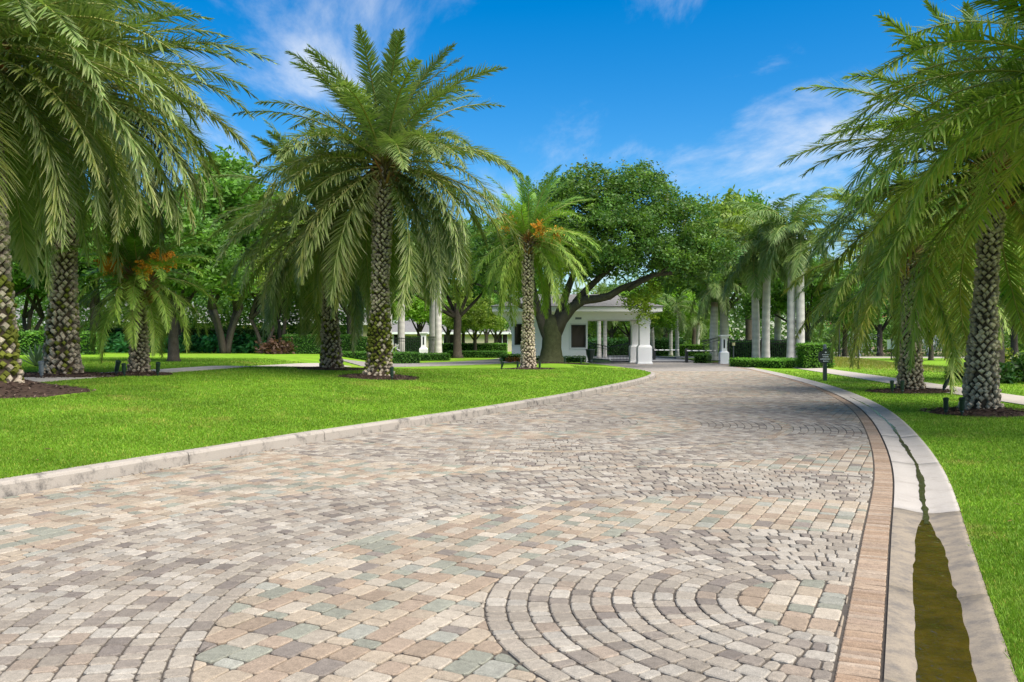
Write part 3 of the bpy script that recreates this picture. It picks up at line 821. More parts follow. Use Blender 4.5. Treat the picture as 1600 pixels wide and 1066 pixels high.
def palm(label, xy, zf, h, r0, r1, L_, nf, style, seed, lean=(0, 0), fruit=0, moss=0.0, emin=0, emax=10, boot=.125, pale=1.0, flare=.6, group='date palms on the lawns', clear=6, pw=.8):
    x, y = xy; z = float(zf(x, y)) - .03
    root = tag(empty('date_palm', (x, y, z)), label, 'palm tree', group)
    core, boots, top = date_trunk(h, r0, r1, lean, seed, boot, moss, pale, flare)
    tr = core.build('trunk', 'trunk', root)
    tag(boots.build('leaf_bases', 'trunk', tr), kind='stuff')
    rng = random.Random(seed + 50)
    hub = Vector(top) + Vector((0, 0, .1))
    # fibrous heart of the crown
    hb = MB()
    for k in range(46):
        a = k * 2.39996; zz = -.65 + .9 * k / 46; rr = r1 * (1.0 - .5 * max(zz, 0))
        d = Vector((math.cos(a), math.sin(a), .55)).normalized(); p0 = hub + Vector((rr * .6 * math.cos(a), rr * .6 * math.sin(a), zz - .15))
        hb.tube([p0, p0 + d * .28, p0 + d * .5 + Vector((0, 0, .06))], [.055, .038, .015], 4, rng.choice([(0.26, 0.12, 0.04), (0.19, 0.12, 0.06), (0.30, 0.17, 0.06), (0.13, 0.10, 0.05)]))
    hb.build('crown_heart', 'trunk', root)
    for k in range(nf):
        f = (k + .5) / nf
        ei = int(round(emin + (emax - emin) * f ** pw + rng.uniform(-.5, .5))); ei = min(max(ei, emin), emax)
        o = link('frond', frond_mesh(style, ei, rng.randrange(3)), root)
        a = k * 2.39996 + rng.uniform(-.25, .25)
        cam_a = math.atan2(-y, -x); da = (a - cam_a + math.pi) % (2 * math.pi) - math.pi
        if ei >= clear and abs(da) < .62: a = cam_a + math.copysign(.62 + rng.random() * .5, da)     # the trunk shows below the crown
        o.location = hub + Vector((math.cos(a) * r1 * .5, math.sin(a) * r1 * .5, .25 - .55 * f))
        o.rotation_euler = (rng.uniform(-.12, .12), rng.uniform(-.08, .08), a)
        s = L_ / 4.0 * rng.uniform(.88, 1.08) * (1 - .18 * max(0, 1 - f * 4)); o.scale = (s, s, s)
    for k in range(fruit):
        a = k * 2 * math.pi / fruit + rng.uniform(-.3, .3) - 1.2
        o = fruit_cluster(seed + k, 1.15 * L_ / 3, .27 * L_ / 2.6).build('fruit_cluster', 'fruit', root)
        o.location = hub + Vector((0, 0, .1 + .08 * rng.uniform(-1, 1))); o.rotation_euler = (0, rng.uniform(-.75, -.1), a)
    PALM_SPOTS[label] = (x, y)
    return root
palm('huge date palm cut by the left edge of the photo', (-9.9, 16.4), gz_left, 6.5, .33, .28, 4.4, 100, 'date', 1, lean=(-.25, -.3), boot=.15, pale=1.2, moss=.8, pw=.7)
palm('tall mossy-footed date palm right of the one on the left edge', (-11.45, 21.7), gz_left, 7.2, .33, .27, 4.6, 108, 'date', 2, lean=(.35, -.2), boot=.14, pale=1.1, moss=.25, pw=.7)
palm('tall date palm with mossy trunk standing alone mid-lawn', (-3.85, 24.7), gz_left, 6.1, .30, .21, 4.4, 96, 'date', 3, lean=(.15, 0), boot=.12, pale=1.2, moss=.9)
palm('shorter date palm directly behind the mossy mid-lawn palm', (-6.05, 28.6), gz_left, 4.9, .27, .2, 4.1, 70, 'date', 4, lean=(-.25, 0), boot=.12, pale=1.0, moss=.25)
palm('small date palm with orange fruit on the left lawn', (-9.97, 22.8), gz_left, 2.55, .19, .15, 2.3, 54, 'lime', 5, fruit=9, boot=.10, pale=1.05, flare=.5, pw=.7, clear=11, emax=9)
palm('date palm with orange fruit in front of the oak and gatehouse', (0.72, 38.3), gz_left, 5.8, .27, .21, 3.6, 60, 'lime', 6, fruit=6, boot=.13, pale=1.45, flare=.4)
palm('nearest date palm on the right lawn, yellowing low fronds', (9.92, 18.06), gz_right, 5.0, .27, .19, 4.2, 80, 'gold', 7, lean=(.3, 0), boot=.12, pale=1.3, emax=9, clear=4)
palm('date palm left of the nearest one on the right lawn', (11.96, 25.6), gz_right, 4.0, .27, .22, 3.9, 72, 'gold', 8, lean=(-.05, 0), boot=.12, pale=1.25, emax=9, clear=5)
palm('date palm off the right edge, only its fronds hang into view', (9.0, 13.0), gz_right, 5.5, .3, .25, 4.0, 70, 'gold', 9, emax=7, boot=.14, pale=1.05)

# royal palms: smooth grey columns, green crownshafts
ROYAL_TRUNK = {}
def royal_trunk(h, r, seed):
    rng = random.Random(seed); n = 30; pts, rad, cols = [], [], []
    b = MB(); lx = rng.uniform(-.15, .15)
    for i in range(n + 1):
        t = i / n; pts.append((lx * t * t, 0, h * t)); rad.append(r * (1.28 * math.exp(-t * 14) * .45 + 1 - .22 * max(0, t - .4) + .10 * math.sin(t * 3.0)))
    b.tube(pts, rad, 12)
    b.c = []
    for i in range(n + 1):
        k = (.86 if i % 2 else 1.04) * rng.uniform(.95, 1.05); base = np.array((0.52, 0.49, 0.455)) if i < n - 2 else np.array((0.33, 0.25, 0.19))
        b.c += [tuple(base * k)] * 12
    return b, (lx, 0, h)
def royal(label, xy, zf, h, r, L_, nf, seed, group='royal palms by the gates', shaft=1.5, emax=9, parts=True):
    x, y = xy; z = float(zf(x, y)) - .05
    root = tag(empty('royal_palm', (x, y, z)), label, 'palm tree', group)
    b, top = royal_trunk(h, r, seed); b.build('trunk', 'smooth_trunk', root, smooth=True)
    rng = random.Random(seed); tv = Vector(top)
    cs = MB().tube([tv, tv + Vector((0, 0, .25)), tv + Vector((0, 0, shaft * .6)), tv + Vector((0, 0, shaft))], [r * .72, r * .95, r * .7, r * .35], 10, (0.15, 0.22, 0.07))
    cs.build('crownshaft', 'smooth_trunk', root, smooth=True)
    hub = tv + Vector((0, 0, shaft * .92))
    sp = MB().tube([hub, hub + Vector((.02, 0, 1.0)), hub + Vector((.05, 0, 1.9))], [.05, .03, .008], 5, (0.14, 0.20, 0.06)); sp.build('spear_leaf', 'frond', root)
    for k in range(nf):
        f = (k + .5) / nf; ei = min(max(int(round(1 + (emax - 1) * f + rng.uniform(-.6, .6))), 0), 10)
        o = link('frond', frond_mesh('royal', ei, rng.randrange(3)), root); a = k * 2.39996 + rng.uniform(-.3, .3)
        o.location = hub + Vector((0, 0, -.3 * f)); o.rotation_euler = (rng.uniform(-.1, .1), 0, a); s = L_ / 4.0 * rng.uniform(.9, 1.1); o.scale = (s, s, s)
    return root
royal('left column of the paired royal palms behind the right gate hedge', (15.9, 55.6), gz_right, 5.9, .23, 3.6, 18, 21)
royal('tallest royal palm, right column of the pair behind the gate hedge', (16.35, 55.0), gz_right, 7.2, .23, 3.7, 18, 22)
royal('thinner royal palm set back between the two royal palm pairs', (19.6, 63), gz_right, 5.9, .23, 3.6, 16, 23)
royal('royal palm with a brown sheath right of the thin one', (17.2, 52.6), gz_right, 6.9, .23, 3.5, 17, 24)
royal('rightmost royal palm, brightest trunk beside the tall clipped hedge', (17.65, 52.2), gz_right, 6.6, .23, 3.5, 17, 25)
royal('left royal palm of the pair behind the right gate pillar', (15.6, 66), gz_right, 4.6, .30, 3.2, 14, 26)
royal('right royal palm of the pair behind the right gate pillar', (16.5, 66.4), gz_right, 4.7, .32, 3.2, 14, 27)
for i, (px, Y, nm) in enumerate([(562, 64, 'pale royal palm trunk beside the dark oak trunk on the left'), (580, 63, 'pale royal palm trunk just left of the mossy palm'),
                                 (607, 62, 'pale royal palm trunk touching the right side of the mossy palm'), (627, 63, 'pale royal palm trunk rising behind the left fence'),
                                 (676, 66, 'left one of two royal palm trunks behind the left gate pillar'), (685, 65, 'right one of two royal palm trunks behind the left gate pillar')]):
    royal(nm, ((px - 800) / 1333 * Y, Y), gz_left, 6.2 + .4 * (i % 3), .24, 3.2, 12, 31 + i, group='royal palms behind the left gate')
for i, (px, Y, h) in enumerate([(936, 74, 5.0), (945, 75, 4.2), (1020, 84, 3.6), (1048, 86, 4.0), (1058, 82, 4.4), (1090, 88, 3.4)]):
    nm = ['slim palm seen through the gatehouse drive opening, left', 'slim palm with brown boots seen through the gatehouse drive opening', 'thin far palm right of the gatehouse column',
          'thin straight far palm on the inner lawn', 'leaning far palm in front of the inner lawn shrubs', 'small far palm near the barrier arm'][i]
    royal(nm, ((px - 800) / 1333 * Y, Y), lambda a, b: 0.1, h, .17, 2.7, 13, 41 + i, group='slim palms inside the gates', shaft=.7)

# ------------------------------------------------------------------ broadleaf trees
def leaves(rng, Ctr, per, spread, size, ca, cb, cl_var=.22, up=.35):
    """Ctr (n,3) clump centres -> quads of leaf size around each"""
    n = len(Ctr); m = n * per
    C = np.repeat(Ctr, per, 0); P = C + rng.normal(0, 1, (m, 3)) * np.asarray(spread)
    A = rng.normal(0, 1, (m, 3)); A[:, 2] *= .6; A /= np.linalg.norm(A, axis=1)[:, None]
    Nn = rng.normal(0, 1, (m, 3)); Nn[:, 2] += up * 2; B = np.cross(A, Nn); B /= np.linalg.norm(B, axis=1)[:, None] + 1e-9
    s = size * rng.uniform(.65, 1.3, (m, 1))
    V = np.stack([P - A * s, P + B * s * .46, P + A * s, P - B * s * .46], 1).reshape(-1, 3)
    F = np.arange(m * 4).reshape(m, 4)
    kc = np.repeat(rng.random((n, 1)), per, 0); kv = np.repeat(rng.uniform(1 - cl_var, 1 + cl_var, (n, 1)), per, 0)
    c = (np.array(ca) * (1 - kc) + np.array(cb) * kc) * kv * rng.uniform(.8, 1.2, (m, 1))
    return V, F, np.repeat(c, 4, 0)
def crown_centres(rng, lumps, n, shell=(.55, 1.06), flat=.85):
    w = np.array([l[3] ** 2 for l in lumps]); idx = rng.choice(len(lumps), n, p=w / w.sum())
    Lm = np.array(lumps)[idx]
    d = rng.normal(0, 1, (n, 3)); d /= np.linalg.norm(d, axis=1)[:, None]
    r = Lm[:, 3:4] * (rng.random((n, 1)) ** .45 * (shell[1] - shell[0]) + shell[0])
    d[:, 2] = np.where(d[:, 2] < -.55, -d[:, 2] * .6, d[:, 2])
    return Lm[:, :3] + d * r * np.array([1, 1, flat])
CROWN = {}
def crown_mesh(key, lumps, n, per, spread, size, ca, cb, seed):
    if key not in CROWN:
        rng = np.random.default_rng(seed)
        V, F, C = leaves(rng, crown_centres(rng, lumps, n), per, spread, size, ca, cb)
        CROWN[key] = np_mesh('crown', V, F, 'leaf', C)
    return CROWN[key]
def limb(b, pts, r0, r1, rng, col=(0.066, 0.056, 0.042), n=9):
    m = len(pts); b.tube(pts, [r0 + (r1 - r0) * (i / (m - 1)) ** .8 for i in range(m)], n, col, wob=.12, rng=rng)
def bez(pts, n=8):
    P = [Vector(p) for p in pts]; out = []
    for i in range(n + 1):
        t = i / n; Q = P[:]
        while len(Q) > 1: Q = [a.lerp(c, t) for a, c in zip(Q, Q[1:])]
        out.append(tuple(Q[0]))
    return out
# the big oak over the gatehouse
rngo = random.Random(77)
oz = float(gz_left(2.33, 50.5)) - .1
oak = tag(empty('oak_tree', (2.33, 50.5, oz)), 'large spreading oak with forked mossy trunk in front of the gatehouse', 'tree')
b = MB()
b.tube([(0, 0, 0), (0, 0, .2), (0, 0, .5), (.03, 0, 1.0), (.03, 0, 1.7), (0, 0, 2.2), (0, 0, 2.55), (0, .1, 2.9)], [1.12, .84, .66, .58, .57, .60, .46, .2], 14, (0.060, 0.064, 0.030), wob=.1, rng=rngo)
tk = b.build('trunk', 'bark', oak, smooth=True)
for pts, r0, r1 in [([(.0, 0, 1.3), (.6, -.15, 2.6), (1.2, -.3, 3.35), (1.85, -.45, 3.78), (2.7, -.6, 3.85), (3.35, -.7, 4.0), (4.0, -.85, 4.42), (4.8, -1.0, 4.72), (5.8, -1.2, 5.2), (6.9, -1.4, 5.3)], .40, .11),
                    ([(4.4, -1.0, 4.35), (5.4, -1.6, 5.0), (6.0, -2, 5.0), (7.6, -2, 6.4)], .14, .05),
                    ([(0, 0, 1.2), (-.7, -.2, 2.6), (-1.3, .2, 4.4), (-1.2, .6, 6.8)], .42, .1),
                    ([(-.9, -.2, 3.2), (-1.9, -.7, 3.2), (-2.8, -.8, 4.2), (-4.4, -.8, 4.7)], .2, .06),
                    ([(-.1, .2, 1.8), (-.5, .5, 4.2), (-.1, .4, 6.4), (.6, .3, 9)], .34, .08),
                    ([(.1, .1, 1.8), (.9, .6, 4.0), (1.2, .8, 5.6), (3.0, .6, 8.6)], .36, .08),
                    ([(1.4, -.3, 3.6), (2.6, .6, 5.2), (4.8, .8, 6.6), (6.6, .2, 8.2)], .26, .06)]:
    q = MB(); limb(q, pts if len(pts) > 8 else bez(pts, 12), r0, r1, rngo); q.build('limb', 'bark', oak, smooth=True)
lumps = [(1.6, 0, 8.6, 2.9), (4.8, -.3, 9.3, 2.7), (-1.2, .3, 6.9, 2.6), (6.9, -.6, 7.9, 2.2), (3.6, -2.2, 7.2, 2.6), (.6, -1.6, 6.6, 2.2), (2.4, .2, 10.2, 1.9), (5.4, .2, 10.4, 1.6), (0.6, .2, 9.4, 2.0),
         (7.9, -1.0, 6.6, 1.6), (-3.6, .2, 6.2, 2.0), (8.3, 0, 8.6, 1.5), (4.2, 2.0, 8.0, 2.6), (0, 2, 7.6, 2.5), (3.2, -2.6, 5.9, 1.4), (5.6, -2.2, 6.3, 1.5), (7.0, -1.8, 5.9, 1.1),
         (5.2, .6, 5.9, 1.4), (7.6, .4, 5.7, 1.5), (9.4, -.4, 6.4, 1.5), (8.8, -.6, 5.2, 1.1), (2.6, 1.6, 6.2, 1.6), (-2.6, -1.0, 5.6, 1.5), (-4.8, 0, 5.8, 1.5), (-.4, 1.6, 6.0, 1.6), (1.2, 1.0, 5.7, 1.3), (2.7, 1.2, 5.5, 1.2), (4.0, .8, 6.0, 1.3)]
rg = np.random.default_rng(7)
cc = crown_centres(rg, lumps, 3100)
V, F, C = leaves(rg, cc, 30, (.20, .20, .15), .105, (0.045, 0.115, 0.026), (0.12, 0.205, 0.034), .30)
link('crown', np_mesh('crown', V, F, 'leaf', C), oak)
# a bright low-hanging spray of young leaves before the canopy
hc = crown_centres(rg, [(5.1, -.6, 3.4, .75), (4.5, -.5, 3.7, .6), (5.5, -.7, 2.9, .5), (4.9, -.6, 2.5, .38), (5.7, -.4, 4.3, .7)], 110)
V, F, C = leaves(rg, hc, 22, (.14, .14, .16), .085, (0.17, 0.27, 0.022), (0.32, 0.42, 0.035), .22)
link('hanging_spray', np_mesh('hanging_spray', V, F, 'leaf', C), oak)
# twigs that stand clear of the outline
tw = crown_centres(rg, [(x, y, z, r * 1.1) for x, y, z, r in lumps if z > 7.8], 170, (1.0, 1.1))
V, F, C = leaves(rg, tw, 9, (.07, .07, .22), .085, (0.05, 0.085, 0.02), (0.10, 0.11, 0.035), .2)
link('top_shoots', np_mesh('top_shoots', V, F, 'leaf', C), oak)

GEN = {'round': [(0, 0, 4.6, 2.3), (1.6, .4, 4.0, 1.7), (-1.6, -.3, 4.0, 1.8), (.4, 1.4, 4.3, 1.7), (-.3, -1.5, 3.9, 1.7), (.5, .2, 5.9, 1.5), (-1.0, .5, 5.3, 1.5)],
       'tall': [(0, 0, 5.2, 2.0), (1.0, .3, 4.1, 1.6), (-1.1, -.2, 4.2, 1.6), (.2, .8, 6.6, 1.5), (-.3, -.9, 6.0, 1.5), (.1, 0, 7.5, 1.1)],
       'wide': [(0, 0, 4.2, 2.0), (2.4, .3, 3.9, 1.7), (-2.5, -.2, 4.0, 1.8), (1.2, -1.2, 4.6, 1.6), (-1.2, 1.2, 4.8, 1.7), (3.4, .2, 3.4, 1.1), (-3.6, 0, 3.3, 1.2), (.2, 0, 5.4, 1.4)]}
GCOL = {'deep': ((0.045, 0.12, 0.026), (0.095, 0.20, 0.036)), 'mid': ((0.075, 0.18, 0.026), (0.14, 0.28, 0.038)), 'bright': ((0.13, 0.28, 0.022), (0.24, 0.40, 0.036)), 'olive': ((0.11, 0.19, 0.028), (0.22, 0.29, 0.045))}
WOOD = {}
def wood_mesh(form, stems, seed):
    key = (form, stems)
    if key not in WOOD:
        rng = random.Random(seed); b = MB()
        if stems == 1:
            b.tube([(0, 0, 0), (0, 0, .2), (.03, 0, 1.0), (0, .02, 1.9), (.02, 0, 2.6)], [.36, .25, .21, .20, .16], 10, (0.085, 0.07, 0.055), wob=.1, rng=rng)
            tops = [(0, 0, 1.9)] * 5
        else:
            tops = []
            for k in range(stems):
                a = 2 * math.pi * k / stems + .4; e = (math.cos(a) * .75, math.sin(a) * .75, 1.9)
                b.tube(bez([(math.cos(a) * .1, math.sin(a) * .1, 0), (math.cos(a) * .2, math.sin(a) * .2, .9), e], 6), [.14, .13, .12, .11, .10, .10, .09], 7, (0.085, 0.07, 0.055), wob=.1, rng=rng); tops.append(e)
        for k, l in enumerate(GEN[form][:6]):
            t = tops[k % len(tops)]; limb(b, bez([t, (t[0] * .6 + l[0] * .5, t[1] * .6 + l[1] * .5, (t[2] + l[2]) / 2 - .1), (l[0], l[1], l[2] + .3)], 6), .12, .03, rng, n=6)
        WOOD[key] = b.mesh('trunk', 'bark', smooth=True)
    return WOOD[key]
def tree(label, xy, zf, s, form, colour, stems=1, rz=0.0, group=None, name='shade_tree', sz=None):
    x, y = xy; z = float(zf(x, y)) - .06
    root = tag(empty(name, (x, y, z), rz), label, 'tree', group); root.scale = (s, s, sz or s)
    link('trunk', wood_mesh(form, stems, 5), root)
    lump = GEN[form]
    link('crown', crown_mesh((form, colour), lump, 620, 34, (.24, .24, .18), .125, *GCOL[colour], seed=hash(form + colour) % 1000 if False else len(form) * 31 + len(colour) * 7 + ord(colour[0])), root)
    return root
def at(px, Y): return ((px - 800) / 1333 * Y, Y)
flat = lambda x, y: 0.1
tg = 'shade trees behind the left hedges'
tree('multi-stemmed tree behind the hedge at the far left', at(42, 56), gz_left, 1.25, 'round', 'mid', 4, .3, tg)
tree('shade tree peeping between the two big left palms', at(-20, 50), gz_left, 1.4, 'wide', 'deep', 1, 1.3, tg)
tree('dark-trunked oak standing on the lawn behind the small fruiting palm', (-13.4, 33.8), gz_left, 0.92, 'round', 'mid', 1, 2.2, tg)
tree('multi-stemmed tree left of the two brown-stemmed trees', at(352, 54), gz_left, 1.5, 'tall', 'mid', 4, .9, tg)
tree('bushy tree behind the leafy bed left of the forked oak', at(280, 60), gz_left, 1.65, 'round', 'deep', 1, .1, tg)
tree('bushy tree above the far-left leafy bed', at(150, 58), gz_left, 1.6, 'wide', 'mid', 1, 2.9, tg)
tree('left one of two brown-stemmed trees at the end of the leafy bed', at(413, 55), gz_left, 1.2, 'round', 'olive', 2, .2, tg)
tree('right one of two brown-stemmed trees at the end of the leafy bed', at(440, 56), gz_left, 1.25, 'tall', 'olive', 2, 1.7, tg)
tree('forked dark oak beside the clipped hedge behind the mossy palm', at(548, 57), gz_left, 1.35, 'round', 'deep', 1, .5, tg)
tree('shade tree filling the gap behind the two central palms', at(500, 66), gz_left, 1.5, 'wide', 'mid', 1, 2.5, tg)
tree('bright green rounded tree beyond the left fence', at(655, 82), gz_left, 1.0, 'round', 'bright', 1, .7, 'trees beyond the gatehouse')
tree('dark spreading tree over the left gate pillar', at(715, 70), gz_left, 1.55, 'wide', 'deep', 1, 3.4, 'trees beyond the gatehouse', sz=1.75)
for i, (px, Y, s, col, nm) in enumerate([(742, 78, .8, 'olive', 'pale thin-trunked tree lining the exit drive, nearest'), (724, 86, .85, 'olive', 'thin-trunked tree second along the exit drive'), (775, 84, .85, 'mid', 'thin-trunked tree close to the gatehouse left end'),
                                         (760, 94, 1.0, 'bright', 'bright tree at the back of the exit drive'), (700, 96, 1.1, 'mid', 'rounded tree at the far end of the exit drive')]):
    tree(nm, at(px, Y), flat, s, 'tall' if i % 2 else 'round', col, 1, i * 1.1, 'trees beyond the gatehouse')
for i, (px, Y, s, form, col, nm) in enumerate([(985, 80, .95, 'wide', 'bright', 'yellow-green tree seen above the drive opening'), (1040, 92, 1.2, 'round', 'bright', 'bright rounded tree right of the gatehouse column'), (1085, 96, 1.3, 'tall', 'mid', 'tall tree at the end of the inner lawn'),
                                               (1130, 70, 1.5, 'wide', 'olive', 'light green tree whose crown meets the big oak on its right'), (1170, 76, 1.5, 'round', 'mid', 'tree behind the paired royal palms'), (1262, 60, 1.15, 'wide', 'mid', 'spreading tree with low dark limbs behind the rightmost royal palm'),
                                               (1320, 80, 1.1, 'round', 'deep', 'dark tree behind the lamp post on the right'), (955, 96, 1.1, 'round', 'deep', 'deep green tree beyond the iron drive gates')]):
    tree(nm, at(px, Y), flat if i != 3 else gz_right, s, form, col, 1, i * 1.7, 'trees beyond the gates', sz=s * (1.35 if px in (1130, 1170) else 1))
tr_ = 'trees on the far right lawn'
tree('small bright rounded tree on the far right lawn by the street', (32.4, 66.0), gz_right, .82, 'round', 'bright', 1, .4, tr_)
tree('dark-limbed shade tree behind the nearest right palm', (17.7, 31.2), gz_right, 1.15, 'wide', 'mid', 1, .2, tr_)
tree('shade tree behind the right-hand hedge at the photo edge', at(1640, 44), gz_right, 1.3, 'round', 'mid', 1, 1.2, tr_)
tree('tall tree left of the small bright tree across the street', at(1375, 92), gz_right, 1.3, 'round', 'deep', 1, 2.2, tr_)
tree('slim dark-stemmed tree at the pond edge', at(1337, 78.5), gz_right, .95, 'tall', 'deep', 1, .4, tr_)
tree('shade tree across the pond right of the small bright tree', at(1520, 96), gz_right, 1.5, 'wide', 'mid', 1, .8, tr_)
tree('broad tree far behind the nearest right palm', at(1585, 78), gz_right, 1.4, 'wide', 'deep', 1, 1.8, tr_)

# far wood that closes the view, and the undergrowth behind the hedges
def wood(name, label, n, th0, th1, d0, d1, zlo, h0, h1, size, ca, cb, seed, per=22, spread=(.9, .9, .6)):
    rg = np.random.default_rng(seed)
    th = rg.uniform(R(th0), R(th1), n); dist = rg.uniform(d0, d1, n)
    X = np.tan(th) * dist; hmax = h0 + h1 * (.65 * vnoise(X, X * 0, .09, seed) + .35 * vnoise(X, X * 0, .35, seed + 2))
    Z = zlo + rg.random(n) ** .8 * hmax
    V, F, C = leaves(rg, np.stack([X, dist, Z], 1), per, spread, size, ca, cb, .32)
    tag(link(name, np_mesh(name, V, F, 'leaf', C)), label, 'trees', kind='stuff')
wood('far_wood', 'distant belt of mixed green trees along the horizon', 3600, -41, 41, 116, 150, 0, 6.5, 7.5, .36, (0.05, 0.12, 0.03), (0.13, 0.23, 0.045), 21)
wood('undergrowth', 'tangle of green undergrowth behind the left hedges', 1500, -33, -11, 65, 72, .8, 2.4, 4.5, .17, (0.05, 0.13, 0.025), (0.14, 0.27, 0.04), 33, per=18, spread=(.5, .5, .4))
wood('undergrowth', 'tangle of green undergrowth beyond the pond on the right', 900, 19, 33, 104, 114, .2, 2.0, 3.5, .24, (0.06, 0.14, 0.03), (0.15, 0.27, 0.045), 34, per=18, spread=(.6, .6, .5))
wood('undergrowth', 'tangle of green undergrowth beyond the inner lawn', 700, 3, 14, 98, 108, .2, 2.6, 3.5, .24, (0.07, 0.16, 0.03), (0.19, 0.31, 0.045), 35, per=18, spread=(.6, .6, .5))

# ------------------------------------------------------------------ hedges and beds
def hedge(label, p0, p1, depth, h, zf, ca=(0.051, 0.145, 0.026), cb=(0.123, 0.268, 0.038), leaf=.05, dens=420, group='clipped hedges', name='hedge', rough=.03, seed=0):
    """clipped hedge: dark twiggy core, leaves standing out of its faces"""
    a = Vector((*p0, 0)); c = Vector((*p1, 0)); ln = (c - a).length; rz = math.atan2(c.y - a.y, c.x - a.x); mid = (a + c) / 2
    z = float(min(zf(p0[0], p0[1]), zf(p1[0], p1[1]))) - .05
    root = tag(empty(name, (mid.x, mid.y, z), rz), label, 'hedge', group)
    rng = np.random.default_rng(seed + int(ln * 10) + int(abs(p0[0]) * 7))
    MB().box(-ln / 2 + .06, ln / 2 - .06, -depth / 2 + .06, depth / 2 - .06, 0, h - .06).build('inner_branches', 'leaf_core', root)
    faces = [((ln, depth), 't'), ((ln, h), 'f'), ((ln, h), 'b'), ((depth, h), 'l'), ((depth, h), 'r')]
    P = []
    for (u, v), k in faces:
        n = int(u * v * dens)
        if k == 'b': n //= 3
        A = rng.uniform(-.5, .5, n) * u; B = rng.random(n) * v; e = rng.normal(0, rough, n)
        if k == 't': P.append(np.stack([A, B - depth / 2, h + e], 1))
        elif k in 'fb': P.append(np.stack([A, (-depth / 2 + e) if k == 'f' else (depth / 2 + e), B], 1))
        else: P.append(np.stack([(-ln / 2 + e) if k == 'l' else (ln / 2 + e), A, B], 1))
    P = np.concatenate(P)
    V, F, C = leaves(rng, P, 1, (.01, .01, .01), leaf, ca, cb, .3, up=.6)
    tag(link('foliage', np_mesh('foliage', V, F, 'leaf', C), root), kind='stuff')
    return root
def bed(label, pts, h, leafsz, n, zf, ca, cb, name='shrub', per=14, spread=.22, group='leafy beds', seed=0, cat='shrub'):
    """one loose shrub of long leaves around a short stem"""
    x, y = pts; z = float(zf(x, y)) - .03
    root = tag(empty(name, (x, y, z)), label, cat, group); rng = np.random.default_rng(seed + int(abs(x) * 13) + int(y * 3))
    d = rng.normal(0, 1, (n, 3)); d /= np.linalg.norm(d, axis=1)[:, None]; d[:, 2] = np.abs(d[:, 2])
    Cc = d * np.array([h * .75, h * .75, h * .8]) * rng.uniform(.6, 1, (n, 1)) + np.array([0, 0, h * .15])
    V, F, C = leaves(rng, Cc, per, (spread,) * 3, leafsz, ca, cb, .3, up=.5)
    tag(link('foliage', np_mesh('foliage', V, F, 'leaf', C), root), kind='stuff')
    b = MB(); r2 = random.Random(seed)
    for k in range(6):
        a = r2.uniform(0, 6.28); b.tube([(0, 0, 0), (math.cos(a) * h * .2, math.sin(a) * h * .2, h * .4), (math.cos(a) * h * .45, math.sin(a) * h * .45, h * .75)], [.03, .022, .01], 5, (0.08, 0.06, 0.045))
    b.build('stems', 'bark', root)
    return root
hedge('long bright hedge at the far left behind the big palms', at(-30, 46), at(152, 48.5), 1.3, 1.25, gz_left, leaf=.085, dens=190, rough=.07, ca=(0.072, 0.203, 0.029), cb=(0.174, 0.348, 0.043))
hedge('tall clipped dark hedge left of the central palms', at(444, 54), at(546, 56), 1.2, 1.35, gz_left)
hedge('clipped hedge block right of the forked oak trunk', at(555, 55), at(602, 55.5), 1.2, 1.55, gz_left)
hedge('clipped hedge behind the black left fence', at(622, 66), at(664, 66.5), .9, 1.75, gz_left, ca=(0.029, 0.102, 0.029), cb=(0.072, 0.174, 0.036))
hedge('low clipped hedge left of the mossy palm foot', at(530, 52.4), at(585, 52.0), .9, .62, gz_left)
hedge('low clipped hedge right of the mossy palm foot', at(606, 51.5), at(650, 52.8), 1.0, .72, gz_left)
hedge('low clipped hedge in front of the left fence', at(610, 59), at(700, 61), .8, .55, gz_left)
hedge('far long low hedge along the exit drive', at(700, 72), at(790, 70), .8, .65, flat)
hedge('taller pale hedge behind the exit drive', at(690, 80), at(792, 80), 1.1, 1.25, flat, ca=(0.087, 0.217, 0.029), cb=(0.174, 0.348, 0.043))
hedge('low hedge wrapped round the gatehouse foot', (-.45, 56.55), (4.85, 56.55), .5, .42, gz_left, ca=(0.029, 0.087, 0.022), cb=(0.072, 0.160, 0.029))
hedge('low hedge block at the left corner of the gatehouse', (-.75, 56.0), (.55, 55.9), .7, .55, gz_left)
hedge('rounded bright low hedge in front of the paired royal palms', (13.75, 52.2), (15.35, 47.4), 1.1, .52, gz_right, ca=(0.087, 0.232, 0.026), cb=(0.174, 0.377, 0.041), leaf=.045)
hedge('low hedge between the royal palms and the tall clipped hedge', (15.6, 51.8), (16.7, 48.2), 1.0, .5, gz_right)
hedge('tall clipped square hedge behind the black sign', (15.75, 46.6), (17.3, 46.6), 1.5, 1.38, gz_right, ca=(0.072, 0.189, 0.026), cb=(0.174, 0.334, 0.043), leaf=.055)
hedge('dark clipped hedge behind the right fence', at(1140, 61.5), at(1262, 58), .8, 1.55, gz_right, ca=(0.029, 0.102, 0.029), cb=(0.065, 0.160, 0.032))
hedge('low hedge left of the folded right gate', at(1088, 60.5), at(1108, 59.8), .8, .65, gz_right)
hedge('low clipped hedge left of the nearest right palm trunk', at(1481, 33.6), at(1545, 33.3), .8, .4, gz_right)
hedge('far clipped hedge on the inner lawn', at(1062, 84), at(1100, 84), 1.4, 1.1, flat, ca=(0.102, 0.246, 0.029), cb=(0.189, 0.362, 0.043))
hedge('long dark hedge beyond the iron drive gates', at(920, 86), at(1065, 88), 1.3, 1.6, flat, ca=(0.029, 0.109, 0.029), cb=(0.072, 0.189, 0.043), leaf=.1, dens=120, rough=.12)
